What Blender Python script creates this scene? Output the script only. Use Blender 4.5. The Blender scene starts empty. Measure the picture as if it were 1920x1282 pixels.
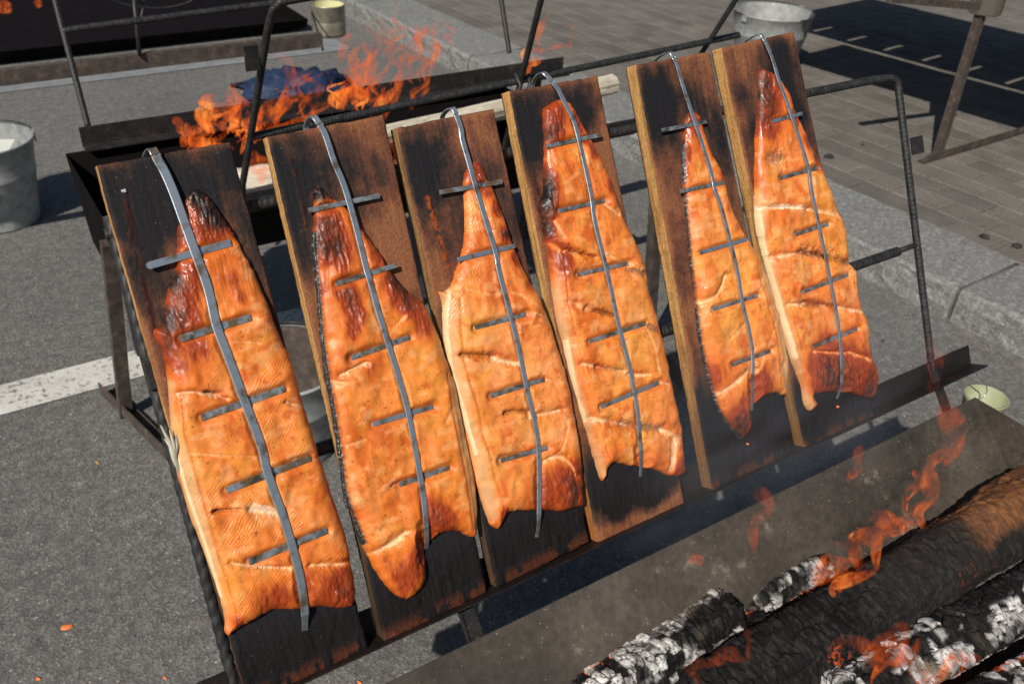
import bpy, bmesh, math, random
import numpy as np
from mathutils import Matrix, Vector, Euler
random.seed(7); rng = np.random.RandomState(7)
S = bpy.context.scene; COL = S.collection
# ---------------------------------------------------------------- camera
F, CX, CY = 1701., 960., 641.
_u = np.array([3080, -969, 1701.]); _u /= np.linalg.norm(_u)
_v = np.array([1840, 8835, 1701.]); _v -= _u*_v.dot(_u); _v /= np.linalg.norm(_v)
_n = np.cross(_u, _v)
_w = math.cos(math.radians(26))*_v + math.sin(math.radians(26))*_n
RW = np.array([_u, np.cross(-_w, _u), -_w])          # world = RW @ camera(right, down, forward)
CAM = np.array([0, 0, 1.65])
cam = bpy.data.cameras.new('camera'); cam.sensor_width = 36; cam.lens = 36*F/1920
cam.clip_start = .05; cam.clip_end = 400
co = bpy.data.objects.new('camera', cam); COL.objects.link(co)
mw = Matrix.Identity(4)
for i in range(3):
    mw[i][0] = RW[i][0]; mw[i][1] = -RW[i][1]; mw[i][2] = -RW[i][2]; mw[i][3] = CAM[i]
co.matrix_world = mw; S.camera = co
cam.dof.use_dof = True; cam.dof.focus_distance = 1.16; cam.dof.aperture_fstop = 9.5
# ---------------------------------------------------------------- light
SUN_EL = math.atan(1/1.064)
Ld = Vector((.877, .603, -1)).normalized()
W = bpy.data.worlds.new('World'); S.world = W; W.use_nodes = True
nt = W.node_tree; bg = nt.nodes['Background']; sk = nt.nodes.new('ShaderNodeTexSky')
sk.sky_type = 'NISHITA'; sk.sun_disc = False; sk.sun_elevation = SUN_EL
sk.sun_rotation = math.atan2(-Ld.x, -Ld.y); bg.inputs[1].default_value = .05
nt.links.new(sk.outputs[0], bg.inputs[0])
sl = bpy.data.lights.new('sun', 'SUN'); sl.energy = 5.0; sl.angle = math.radians(.53); sl.color = (1, .94, .84)
so = bpy.data.objects.new('sun', sl); COL.objects.link(so)
so.rotation_euler = Ld.to_track_quat('-Z', 'Y').to_euler()
S.view_settings.view_transform = 'Standard'; S.view_settings.look = 'None'
S.view_settings.exposure = .12; S.view_settings.gamma = 1
S.cycles.max_bounces = 6; S.cycles.transparent_max_bounces = 24
# ---------------------------------------------------------------- place helpers
def ray(px, py): return RW @ np.array([px-CX, py-CY, F])
def gz(px, py, z=0.):                                  # point of height z seen there
    r = ray(px, py); return CAM + r*(z-CAM[2])/r[2]
def gy(px, py, y):
    r = ray(px, py); return CAM + r*(y-CAM[1])/r[1]
RN = RW @ _n; RU = RW @ _u; RV = RW @ _v
_r = ray(960, 600); RP = CAM + _r/np.linalg.norm(_r)*1.25   # a point of the rack's front plane
def rl(px, py, h=0.):                                  # rack-plane coordinates (s right, t up, h out)
    r = ray(px, py); q = RP - RN*h
    p = CAM + r*((q-CAM) @ RN)/(r @ RN) - RP
    return np.array([p @ RU, -(p @ RV), h])
RM = Matrix.Identity(4)
for i in range(3):
    RM[i][0] = RU[i]; RM[i][1] = -RV[i]; RM[i][2] = -RN[i]; RM[i][3] = RP[i]
# ---------------------------------------------------------------- noise
def hsh(ix, iy, s):
    a = np.sin(ix*127.1 + iy*311.7 + s*74.7)*43758.5453
    return a - np.floor(a)
def vn(x, y, s=0):
    ix = np.floor(x); iy = np.floor(y); fx = x-ix; fy = y-iy
    fx = fx*fx*(3-2*fx); fy = fy*fy*(3-2*fy)
    return (hsh(ix, iy, s)*(1-fx)+hsh(ix+1, iy, s)*fx)*(1-fy) + (hsh(ix, iy+1, s)*(1-fx)+hsh(ix+1, iy+1, s)*fx)*fy
def fbm(x, y, s=0, o=4):
    r = 0; a = .5; t = 0
    for k in range(o):
        r = r + a*vn(x*2**k+k*3.7, y*2**k-k*5.1, s+k*11); t += a; a *= .5
    return r/t
def sst(a, b, x):
    t = np.clip((x-a)/(b-a), 0, 1); return t*t*(3-2*t)
def mixc(c, d, f):
    f = np.clip(f, 0, 1)[:, None]; return c*(1-f) + np.array(d)*f
def segd(P, a, b):
    ab = b-a; L = ab @ ab + 1e-12
    t = np.clip(((P-a) @ ab)/L, 0, 1); q = a + t[:, None]*ab
    return np.hypot(P[:, 0]-q[:, 0], P[:, 1]-q[:, 1]), q
def pld(P, pl):                                        # distance to a polyline
    d = np.full(len(P), 9.)
    for a, b in zip(pl[:-1], pl[1:]): d = np.minimum(d, segd(P, np.array(a), np.array(b))[0])
    return d
def catmull(pts, n=6, closed=False):
    pts = [np.array(p, float) for p in pts]; out = []; N = len(pts)
    for i in range(N if closed else N-1):
        if closed: p0, p1, p2, p3 = pts[i-1], pts[i], pts[(i+1) % N], pts[(i+2) % N]
        else: p0, p1, p2, p3 = pts[max(i-1, 0)], pts[i], pts[i+1], pts[min(i+2, N-1)]
        for k in range(n):
            t = k/n
            out.append(.5*((2*p1)+(-p0+p2)*t+(2*p0-5*p1+4*p2-p3)*t*t+(-p0+3*p1-3*p2+p3)*t**3))
    if not closed: out.append(pts[-1])
    return out
# ---------------------------------------------------------------- objects
def obj(name, verts, faces, m, parent=None, mat=None, smooth=False, col=None, rough=None):
    me = bpy.data.meshes.new(name)
    me.from_pydata([tuple(map(float, p)) for p in verts], [], [tuple(map(int, f)) for f in faces]); me.update()
    if smooth: me.polygons.foreach_set('use_smooth', [True]*len(me.polygons))
    if col is not None:
        a = me.color_attributes.new('tint', 'FLOAT_COLOR', 'POINT')
        c = np.ones((len(verts), 4), 'f'); c[:, :3] = np.clip(col, 0, 1); a.data.foreach_set('color', c.ravel())
    if rough is not None:
        a = me.attributes.new('gloss', 'FLOAT', 'POINT'); a.data.foreach_set('value', np.asarray(rough, 'f'))
    if m: me.materials.append(m)
    o = bpy.data.objects.new(name, me); COL.objects.link(o)
    if parent: o.parent = parent
    if mat is not None: o.matrix_world = mat
    return o
def tag(o, label=None, cat=None, group=None, kind=None):
    if label: o['label'] = label
    if cat: o['category'] = cat
    if group: o['group'] = group
    if kind: o['kind'] = kind
    return o
def thing(name, loc, label, cat, group=None, mat=None):
    o = bpy.data.objects.new(name, None); o.empty_display_size = .05; COL.objects.link(o)
    o.matrix_world = mat if mat is not None else Matrix.Translation(Vector(loc))
    return tag(o, label, cat, group)
class MB:
    def __init__(s): s.v = []; s.f = []
    def add(s, vs, fs):
        b = len(s.v); s.v += [tuple(map(float, p)) for p in vs]; s.f += [tuple(b+i for i in f) for f in fs]; return s
    def box(s, x0, x1, y0, y1, z0, z1, b=0.):
        if b <= 0:
            vs = [(x, y, z) for z in (z0, z1) for x, y in ((x0, y0), (x1, y0), (x1, y1), (x0, y1))]
            return s.add(vs, [(3, 2, 1, 0), (4, 5, 6, 7), (0, 1, 5, 4), (1, 2, 6, 5), (2, 3, 7, 6), (3, 0, 4, 7)])
        bm = bmesh.new(); bmesh.ops.create_cube(bm, size=1)
        for q in bm.verts: q.co = Vector(((x0+x1)/2+q.co.x*(x1-x0), (y0+y1)/2+q.co.y*(y1-y0), (z0+z1)/2+q.co.z*(z1-z0)))
        bmesh.ops.bevel(bm, geom=bm.edges[:], offset=b, segments=2, affect='EDGES', profile=.6)
        bm.verts.index_update(); s.add([q.co for q in bm.verts], [[q.index for q in f.verts] for f in bm.faces]); bm.free(); return s
    def bar(s, a, b, w, h, up=(0, 0, 1), bev=.0008):     # rectangular bar from a to b
        a = Vector(a); b = Vector(b); d = b-a; L = d.length; d.normalize(); up = Vector(up)
        x = d.cross(up).normalized(); z = x.cross(d)
        t = MB().box(-w/2, w/2, 0, L, -h/2, h/2, min(bev, w*.2, h*.2))
        return s.add([a + x*p[0] + d*p[1] + z*p[2] for p in t.v], t.f)
    def tube(s, pts, r, seg=8, rib=0., pitch=.007, step=None):
        P = [Vector(p) for p in pts]
        if step:
            Q = []
            for a, b in zip(P[:-1], P[1:]):
                k = max(1, int((b-a).length/step)); Q += [a.lerp(b, i/k) for i in range(k)]
            P = Q+[P[-1]]
        vs = []; fs = []; L = 0; nrm = None
        for i, p in enumerate(P):
            d = (P[min(i+1, len(P)-1)]-P[max(i-1, 0)]).normalized()
            if i: L += (p-P[i-1]).length
            if nrm is None: nrm = d.orthogonal().normalized()
            nrm = (nrm-d*nrm.dot(d)).normalized(); bn = d.cross(nrm)
            rr = r[i] if hasattr(r, '__len__') else r
            for k in range(seg):
                an = 2*math.pi*k/seg; q = rr
                if rib:
                    if pitch < 0: q = rr*(1+rib*abs(math.cos(math.pi*L/pitch+an))**1.5); vs.append(p+(nrm*math.cos(an)+bn*math.sin(an))*q); continue
                    sg = 1 if math.sin(an) > 0 else -1
                    q = rr*(1+rib*max(0, math.cos(2*math.pi*L/pitch + sg*an*1.2))**2)
                    if abs(math.sin(an)) < .3: q = rr*(1+rib)
                vs.append(p+(nrm*math.cos(an)+bn*math.sin(an))*q)
        n = len(P)
        for i in range(n-1):
            for k in range(seg): fs.append((i*seg+k, i*seg+(k+1) % seg, (i+1)*seg+(k+1) % seg, (i+1)*seg+k))
        fs.append(tuple(range(seg-1, -1, -1))); fs.append(tuple((n-1)*seg+k for k in range(seg)))
        return s.add(vs, fs)
    def prism(s, poly, a, b, ex, ez):                   # 2-D profile swept from a to b
        a = Vector(a); b = Vector(b); ex = Vector(ex); ez = Vector(ez); n = len(poly)
        vs = [a+ex*p[0]+ez*p[1] for p in poly]+[b+ex*p[0]+ez*p[1] for p in poly]
        return s.add(vs, [tuple(range(n-1, -1, -1)), tuple(range(n, 2*n))]+[(i, (i+1) % n, n+(i+1) % n, n+i) for i in range(n)])
    def lathe(s, prof, c=(0, 0, 0), seg=40, closed=False):
        c = Vector(c); n = len(prof); vs = []; fs = []
        for k in range(seg):
            an = 2*math.pi*k/seg
            for r, z in prof: vs.append(c+Vector((r*math.cos(an), r*math.sin(an), z)))
        for k in range(seg):
            k2 = (k+1) % seg
            for i in range(n-1): fs.append((k*n+i, k2*n+i, k2*n+i+1, k*n+i+1))
        return s.add(vs, fs)
    def build(s, name, m, parent=None, smooth=False, mat=None):
        o = obj(name, s.v, s.f, m, None, None, smooth)
        if parent:
            o.parent = parent
            o.matrix_parent_inverse = Matrix.Identity(4)
            inv = parent.matrix_world.inverted()
            if mat is None: o.data.transform(inv)
        return o
# ---------------------------------------------------------------- materials
class NM:
    def __init__(s, name):
        s.m = bpy.data.materials.new(name); s.m.use_nodes = True; s.t = s.m.node_tree; s.t.nodes.clear()
        s.out = s.n('OutputMaterial'); s.tc = s.n('TexCoord')
    def n(s, k, **kw):
        q = s.t.nodes.new('ShaderNode'+k)
        for a, b in kw.items(): setattr(q, a, b)
        return q
    def l(s, a, b): s.t.links.new(a, b)
    def sock(s, q, i, v):
        if v is None: return
        if hasattr(v, 'is_output') or isinstance(v, bpy.types.NodeSocket): s.l(v, q.inputs[i])
        else: q.inputs[i].default_value = v
    def vec(s, scale=(1, 1, 1), co='Object'):
        q = s.n('Mapping'); s.l(s.tc.outputs[co], q.inputs[0]); q.inputs['Scale'].default_value = scale; return q.outputs[0]
    def noise(s, sc, det=4, rough=.55, vec=None, dist=0.):
        q = s.n('TexNoise'); q.inputs['Scale'].default_value = sc; q.inputs['Detail'].default_value = det
        q.inputs['Roughness'].default_value = rough; q.inputs['Distortion'].default_value = dist
        s.l(vec or s.tc.outputs['Object'], q.inputs['Vector']); return q.outputs['Fac']
    def voro(s, sc, feat='F1', vec=None, out='Distance', rnd=1.):
        q = s.n('TexVoronoi', feature=feat); q.inputs['Scale'].default_value = sc; q.inputs['Randomness'].default_value = rnd
        s.l(vec or s.tc.outputs['Object'], q.inputs['Vector']); return q.outputs[out]
    def ramp(s, f, stops):
        q = s.n('ValToRGB'); e = q.color_ramp.elements
        while len(e) < len(stops): e.new(.5)
        for i, (p, c) in enumerate(stops):
            e[i].position = p; e[i].color = (*c, 1) if hasattr(c, '__len__') else (c, c, c, 1)
        s.l(f, q.inputs[0]); return q.outputs[0]
    def mix(s, f, a, b, mode='MIX'):
        q = s.n('Mix', data_type='RGBA', blend_type=mode)
        s.sock(q, 0, f)
        for i, v in ((6, a), (7, b)):
            if isinstance(v, tuple): v = (*v[:3], 1)
            s.sock(q, i, v)
        return q.outputs[2]
    def math(s, op, a, b=None, clamp=False):
        q = s.n('Math', operation=op, use_clamp=clamp); s.sock(q, 0, a); s.sock(q, 1, b); return q.outputs[0]
    def bump(s, h, strength=.5, dist=.001, nrm=None):
        q = s.n('Bump'); s.sock(q, 'Strength', strength); q.inputs['Distance'].default_value = dist; s.l(h, q.inputs['Height'])
        if nrm: s.l(nrm, q.inputs['Normal'])
        return q.outputs[0]
    def bsdf(s, col, rough=.6, nrm=None, metal=0., spec=.5, **kw):
        q = s.n('BsdfPrincipled')
        if isinstance(col, tuple): col = (*col[:3], 1)
        s.sock(q, 'Base Color', col); s.sock(q, 'Roughness', rough); s.sock(q, 'Metallic', metal)
        q.inputs['Specular IOR Level'].default_value = spec
        for k, v in kw.items(): s.sock(q, k.replace('_', ' '), v)
        if nrm: s.l(nrm, q.inputs['Normal'])
        s.l(q.outputs[0], s.out.inputs[0]); s.b = q; return s.m
M = {}
def mats():
    # salmon: colour lives on the mesh
    m = NM('salmon'); a = m.n('Attribute', attribute_name='tint'); g = m.n('Attribute', attribute_name='gloss')
    nz = m.noise(900, 3, .6); n2 = m.noise(210, 4, .6, m.vec((1, .7, 1)), .8)
    c = m.mix(m.ramp(nz, [(.35, .82), (.65, 1.12)]), (0, 0, 0), a.outputs['Color'])
    c = m.mix(.55, a.outputs['Color'], m.mix(1., a.outputs['Color'], m.ramp(n2, [(.3, .80), (.7, 1.12)]), 'MULTIPLY'))
    sp = m.voro(210, 'F1'); c = m.mix(m.math('MULTIPLY', m.ramp(sp, [(.05, 1.), (.09, 0.)]), m.ramp(m.noise(60, 2), [(.52, 0.), (.6, .8)])), c, (.10, .02, .008))
    b = m.bump(n2, .22, .0008); b = m.bump(nz, .26, .0004, b)
    rg = m.math('SUBTRACT', m.math('ADD', .38, m.math('MULTIPLY', m.noise(120, 3), .34)), m.math('MULTIPLY', g.outputs['Fac'], .22))
    M['fish'] = m.bsdf(c, rg, b, 0, .34, Subsurface_Weight=.12, Subsurface_Scale=.004, Coat_Weight=.38, Coat_Roughness=.13)
    m.b.inputs['Subsurface Radius'].default_value = (1, .35, .12); b2 = m.bump(m.noise(150, 4, .6), .55, .0035, m.bump(m.noise(420, 3, .6), .5, .0012)); m.l(b2, m.b.inputs['Coat Normal']); m.l(m.math('MULTIPLY', g.outputs['Fac'], .75), m.b.inputs['Coat Weight'])
    # plank wood
    m = NM('plank_wood'); a = m.n('Attribute', attribute_name='tint'); g = m.n('Attribute', attribute_name='gloss')
    gr = m.noise(60, 6, .62, m.vec((4, .3, 4)), .6); fi = m.noise(700, 3, .7, m.vec((1, .3, 1)))
    c = m.mix(1., a.outputs['Color'], m.ramp(gr, [(.25, .86), (.5, 1.), (.75, 1.14)]), 'MULTIPLY')
    c = m.mix(1., c, m.ramp(fi, [(.3, .55), (.7, 1.45)]), 'MULTIPLY')
    sp = m.voro(210, 'F1'); spm = m.math('MULTIPLY', m.ramp(sp, [(.06, 1.), (.12, 0.)]), m.ramp(m.noise(60, 4, .7), [(.50, 0.), (.62, .6)]))
    c = m.mix(spm, c, (.36, .35, .33))
    b = m.bump(gr, .5, .0012); b = m.bump(fi, .5, .0005, b)
    rg = m.math('SUBTRACT', .72, m.math('MULTIPLY', g.outputs['Fac'], .4)); rg = m.math('ADD', rg, m.math('MULTIPLY', m.noise(160, 3), .12))
    M['wood'] = m.bsdf(c, rg, b, 0, .16)
    # steel of the clips
    m = NM('brushed_steel'); nz = m.noise(90, 4, .6); sc = m.noise(900, 2)
    c = m.ramp(nz, [(.3, (.26, .30, .35)), (.55, (.36, .41, .465)), (.75, (.48, .52, .56))])
    c = m.mix(m.ramp(m.noise(48, 4, .6), [(.52, 0.), (.66, .8)]), c, (.17, .10, .035))
    M['steel'] = m.bsdf(c, m.ramp(nz, [(.3, .5), (.7, .33)]), m.bump(sc, .3, .0003), .8, .5)
    m = NM('stained_steel'); nz = m.noise(110, 4, .65)
    c = m.ramp(nz, [(.3, (.13, .15, .17)), (.5, (.24, .27, .30)), (.7, (.36, .39, .42))])
    c = m.mix(m.ramp(m.noise(75, 4, .65), [(.47, 0.), (.58, .85)]), c, (.15, .085, .028)); c = m.mix(m.ramp(m.noise(51, 3), [(.55, 0.), (.66, .8)]), c, (.04, .035, .03))
    M['dirty_steel'] = m.bsdf(c, .48, m.bump(nz, .5, .0006), .6, .45)
    m = NM('sooty_steel'); nz = m.noise(60, 4, .6)
    c = m.ramp(nz, [(.35, (.035, .032, .03)), (.6, (.08, .068, .052)), (.8, (.15, .10, .06))])
    M['soot_steel'] = m.bsdf(c, .5, m.bump(m.noise(500, 2), .3, .0003), .3, .4)
    # rebar
    m = NM('black_rebar'); nz = m.noise(80, 4, .6)
    c = m.ramp(nz, [(.3, (.012, .012, .013)), (.6, (.03, .03, .031)), (.8, (.07, .062, .055))])
    M['rebar'] = m.bsdf(c, m.ramp(nz, [(.3, .42), (.7, .65)]), m.bump(m.noise(400, 3), .4, .0005), .25, .45)
    m = NM('worn_black_steel'); nz = m.noise(26, 5, .65); n2 = m.noise(240, 3)
    c = m.ramp(nz, [(.3, (.009, .008, .009)), (.55, (.020, .018, .018)), (.75, (.055, .042, .034))])
    c = m.mix(m.ramp(n2, [(.6, 0.), (.75, .5)]), c, (.16, .15, .14))
    M['black_steel'] = m.bsdf(c, .58, m.bump(nz, .4, .001), .2, .4)
    m = NM('rusty_steel'); nz = m.noise(30, 5, .65)
    c = m.ramp(nz, [(.3, (.035, .028, .026)), (.55, (.075, .058, .05)), (.75, (.15, .115, .09))])
    M['rust'] = m.bsdf(c, .7, m.bump(m.noise(220, 4), .5, .001), .1, .3)
    m = NM('greasy_iron'); nz = m.noise(45, 5, .65, m.vec((.5, 1, 1)))
    c = m.ramp(nz, [(.35, (.008, .007, .008)), (.58, (.013, .008, .007)), (.72, (.035, .011, .007)), (.88, (.09, .035, .015))])
    c = m.mix(m.ramp(m.voro(300), [(.08, .8), (.14, 0.)]), c, (.2, .19, .17))
    M['greasy'] = m.bsdf(c, .5, m.bump(nz, .5, .0015), 0, .3)
    m = NM('pan_sheet'); nz = m.noise(7, 5, .6); n2 = m.noise(90, 4, .65); sp = m.voro(120)
    c = m.ramp(nz, [(.3, (.030, .024, .020)), (.5, (.052, .043, .035)), (.7, (.085, .069, .055))])
    c = m.mix(1., c, m.ramp(n2, [(.3, .75), (.7, 1.3)]), 'MULTIPLY')
    c = m.mix(m.math('MULTIPLY', m.ramp(sp, [(.06, 1.), (.12, 0.)]), m.ramp(m.noise(22, 3), [(.47, 0.), (.56, .9)])), c, (.42, .38, .31))
    c = m.mix(m.ramp(m.noise(14, 5, .7), [(.62, 0.), (.74, .6)]), c, (.34, .30, .24))
    M['sheet'] = m.bsdf(c, .62, m.bump(n2, .4, .001), .15, .4)
    m = NM('soot_interior'); nz = m.noise(12, 5)
    M['soot'] = m.bsdf(m.ramp(nz, [(.3, (.002, .0012, .0015)), (.8, (.006, .004, .0045))]), .85, m.bump(nz, .5, .01), 0, .1)
    # zinc
    m = NM('zinc'); sp = m.voro(38, 'F1', None, 'Color'); nz = m.noise(14, 5, .6)
    bwz = m.n('RGBToBW'); m.l(sp, bwz.inputs[0]); sp = bwz.outputs[0]
    c = m.mix(.2, m.ramp(nz, [(.3, (.20, .212, .216)), (.7, (.37, .385, .38))]), m.mix(1., (.55, .57, .58), sp, 'MULTIPLY'))
    c = m.mix(m.ramp(m.noise(60, 4, .7), [(.6, 0.), (.75, .6)]), c, (.13, .11, .09))
    M['zinc'] = m.bsdf(c, .5, m.bump(m.noise(30, 3), .25, .002), .15, .5)
    m = NM('tin_can'); M['tin'] = m.bsdf(m.ramp(m.noise(30, 4), [(.3, (.22, .2, .15)), (.7, (.36, .34, .27))]), .38, None, .6, .5)
    m = NM('cream_enamel'); M['cream'] = m.bsdf(m.ramp(m.noise(30, 4), [(.3, (.52, .50, .26)), (.7, (.62, .60, .36))]), .4, None, 0, .5)
    m = NM('bright_steel'); M['pot'] = m.bsdf((.55, .54, .48), .22, m.bump(m.noise(18, 2), .3, .004), .9, .5)
    m = NM('pale_plastic'); M['lid'] = m.bsdf(m.ramp(m.noise(9, 3), [(.3, (.34, .36, .34)), (.7, (.5, .52, .48))]), .5)
    m = NM('red_plastic'); M['red'] = m.bsdf((.5, .06, .05), .5)
    m = NM('blue_plastic'); M['blue'] = m.bsdf(m.ramp(m.noise(12, 4), [(.3, (.004, .013, .045)), (.7, (.008, .025, .075))]), .7, m.bump(m.noise(12, 4), .8, .02))  # blue mixed dark to carry the shadow over the sack
    # ground
    m = NM('asphalt'); big = m.noise(1.3, 5, .6); mid = m.noise(28, 5, .65); ag = m.voro(170, 'F1', None, 'Color'); ad = m.voro(170); a2 = m.voro(55); fine = m.noise(650, 3, .7)
    c = m.ramp(big, [(.3, (.108, .104, .100)), (.7, (.150, .145, .139))])
    c = m.mix(1., c, m.ramp(mid, [(.3, .74), (.7, 1.26)]), 'MULTIPLY')
    bw = m.n('RGBToBW'); m.l(ag, bw.inputs[0])
    c = m.mix(1., c, m.ramp(bw.outputs[0], [(.1, .72), (.55, 1.), (.9, 1.5)]), 'MULTIPLY')
    c = m.mix(m.math('MULTIPLY', m.ramp(a2, [(.14, .9), (.20, 0.)]), m.ramp(m.noise(30, 2), [(.50, 0.), (.57, 1.)])), c, (.34, .32, .30))
    c = m.mix(m.ramp(m.noise(19, 3), [(.68, 0.), (.76, .6)]), c, (.035, .032, .03)); c = m.mix(m.ramp(m.noise(2.6, 6, .7), [(.52, 0.), (.68, .35)]), c, (.06, .058, .056))
    c = m.mix(m.ramp(m.noise(33, 2), [(.73, 0.), (.77, .5)]), c, (.24, .14, .10))
    h = m.math('ADD', ad, m.math('MULTIPLY', fine, .8))
    M['asphalt'] = m.bsdf(c, .8, m.bump(h, .75, .003), 0, .3)
    m = NM('road_paint'); wr = m.noise(60, 6, .75); ad = m.voro(170)
    c = m.ramp(m.noise(9, 5), [(.3, (.42, .41, .385)), (.7, (.56, .55, .52))])
    c = m.mix(m.ramp(wr, [(.54, 0.), (.60, .9)]), c, (.12, .115, .11)); 
    M['paint'] = m.bsdf(c, .7, m.bump(ad, .6, .002), 0, .3)
    m = NM('faded_road_paint'); M['oldpaint'] = m.bsdf(m.ramp(m.noise(14, 6, .7), [(.35, (.14, .145, .15)), (.65, (.21, .22, .23))]), .75, None, 0, .3)
    m = NM('granite'); n1 = m.noise(55, 5, .75, None, .8); n2 = m.noise(260, 3)
    c = m.ramp(n1, [(.26, (.085, .09, .088)), (.5, (.165, .168, .162)), (.70, (.34, .34, .32))])
    c = m.mix(1., c, m.ramp(n2, [(.3, .75), (.7, 1.25)]), 'MULTIPLY')
    M['granite'] = m.bsdf(c, .75, m.bump(n1, .9, .006), 0, .35)
    for nm, k in (('paver_stone', 1.), ('paver_stone_dark', .86), ('paver_stone_brown', 1.08)):
        m = NM(nm); n1 = m.noise(7, 5, .6, None); gn = m.n('NewGeometry'); q = m.n('TexNoise'); q.inputs['Scale'].default_value = 6; q.inputs['Detail'].default_value = 6; m.l(gn.outputs['Position'], q.inputs['Vector'])
        q2 = m.n('TexNoise'); q2.inputs['Scale'].default_value = 110; q2.inputs['Detail'].default_value = 4; m.l(gn.outputs['Position'], q2.inputs['Vector'])
        c = m.ramp(q.outputs[0], [(.3, (.100*k, .089*k, .080*k)), (.7, (.142*k, .129*k, .117*k))])
        c = m.mix(1., c, m.ramp(q2.outputs[0], [(.3, .75), (.7, 1.28)]), 'MULTIPLY')
        q3 = m.n('TexNoise'); q3.inputs['Scale'].default_value = 17; q3.inputs['Detail'].default_value = 3; m.l(gn.outputs['Position'], q3.inputs['Vector'])
        c = m.mix(m.ramp(q3.outputs[0], [(.66, 0.), (.74, .55)]), c, (.05, .045, .04))
        M[nm] = m.bsdf(c, .85, m.bump(q2.outputs[0], .5, .002), 0, .25)
    m = NM('sand_joint'); c = m.ramp(m.noise(12, 5), [(.35, (.075, .068, .058)), (.62, (.100, .091, .078)), (.75, (.05, .055, .025))]); M['sand'] = m.bsdf(c, .9, m.bump(m.noise(300, 3), .6, .002), 0, .2)
    # logs
    for nm, em in (('charred_log', 1),):
        m = NM(nm); a = m.n('Attribute', attribute_name='tint'); f = m.noise(330, 5, .7)
        c = m.mix(1., a.outputs['Color'], m.ramp(f, [(.3, .6), (.7, 1.35)]), 'MULTIPLY')
        M['log'] = m.bsdf(c, .7, m.bump(f, .8, .0015), 0, .14); gw = m.n('Attribute', attribute_name='gloss'); m.b.inputs['Emission Color'].default_value = (1, .13, .012, 1); m.l(m.math('MULTIPLY', gw.outputs['Fac'], 1.1), m.b.inputs['Emission Strength'])
    m = NM('glowing_ember'); e = m.n('Emission'); e.inputs[1].default_value = 1.6
    m.l(m.ramp(m.noise(90, 4), [(.4, (.02, .004, .001)), (.6, (.8, .09, .01)), (.75, (1, .3, .05))]), e.inputs[0]); m.l(e.outputs[0], m.out.inputs[0]); M['ember'] = m.m
    # flame
    for nm, dens, st in (('flame_gas', .36, 1.2), ('thin_flame_gas', .20, 1.0)):
        m = NM(nm); nz = m.noise(30, 5, .6, m.vec((1.4, 1.4, .5)), 1.6); lw = m.n('LayerWeight'); lw.inputs[0].default_value = .5
        at = m.n('Attribute', attribute_name='gloss')
        rg = m.math('SUBTRACT', 1., m.math('MULTIPLY', m.math('ABSOLUTE', m.math('SUBTRACT', nz, .5)), 2.)); n3 = m.noise(11, 3, .5, m.vec((1, 1, .5)), 1.)
        al = m.math('ADD', m.math('MULTIPLY', m.ramp(rg, [(.72, 0.), (.97, 1.)]), .9), m.math('MULTIPLY', m.ramp(n3, [(.45, 0.), (.65, 1.)]), .2)); al = m.math('MULTIPLY', m.math('MULTIPLY', al, m.ramp(n3, [(.36, .03), (.62, 1.)])), at.outputs['Fac'])
        al = m.math('MULTIPLY', al, m.math('POWER', m.math('SUBTRACT', 1., lw.outputs['Facing']), 1.5)); al = m.math('MULTIPLY', al, dens*1.5, True)
        e = m.n('Emission'); m.l(m.ramp(al, [(0., (.72, .09, .014)), (.22, (.90, .15, .020)), (.42, (1., .34, .06))]), e.inputs[0]); e.inputs[1].default_value = st
        tr = m.n('BsdfTransparent'); mx = m.n('MixShader'); m.l(al, mx.inputs[0]); m.l(tr.outputs[0], mx.inputs[1]); m.l(e.outputs[0], mx.inputs[2]); m.l(mx.outputs[0], m.out.inputs[0])
        M['flame' if st > 1 else 'thinflame'] = m.m
    m = NM('birch_log'); nz = m.noise(26, 5, .65, m.vec((.25, 1, 1)), .5)
    M['birch'] = m.bsdf(m.ramp(nz, [(.3, (.24, .20, .15)), (.55, (.46, .42, .34)), (.75, (.60, .56, .48))]), .75, m.bump(nz, .8, .006), 0, .3)
    m = NM('yellow_leaf'); M['leaf'] = m.bsdf((.42, .27, .06), .6)
    m = NM('orange_crumb'); M['crumb'] = m.bsdf((.62, .16, .04), .5)
    m = NM('charcoal'); M['coal'] = m.bsdf((.02, .02, .02), .8, m.bump(m.noise(120, 3), .6, .002))
    m = NM('moss'); M['moss'] = m.bsdf(m.ramp(m.noise(200, 3), [(.3, (.10, .09, .02)), (.7, (.28, .25, .05))]), .9)
    m = NM('pale_fin'); M['fin'] = m.bsdf(m.ramp(m.noise(120, 4, .6, m.vec((4, .4, 1))), [(.3, (.24, .22, .16)), (.7, (.50, .47, .38))]), .45)
    m = NM('enamel_green'); M['cup'] = m.bsdf(m.ramp(m.noise(20, 3), [(.3, (.22, .24, .14)), (.7, (.30, .32, .20))]), .45)
mats()
# ================================================================ SETTING
G0 = MB().add([(-40, -40, 0), (60, -40, 0), (60, 60, 0), (-40, 60, 0)], [(0, 1, 2, 3)]).build('road', M['asphalt']); tag(G0, kind='structure')
a0 = gz(0, 752); a1 = gz(245, 672)
pl = MB().add([(-6, 2.49, .004), (1.75, 2.49, .004), (1.75, 2.645, .004), (-6, 2.645, .004)], [(0, 1, 2, 3)]).build('road_marking', M['paint']); tag(pl, kind='structure')
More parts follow.
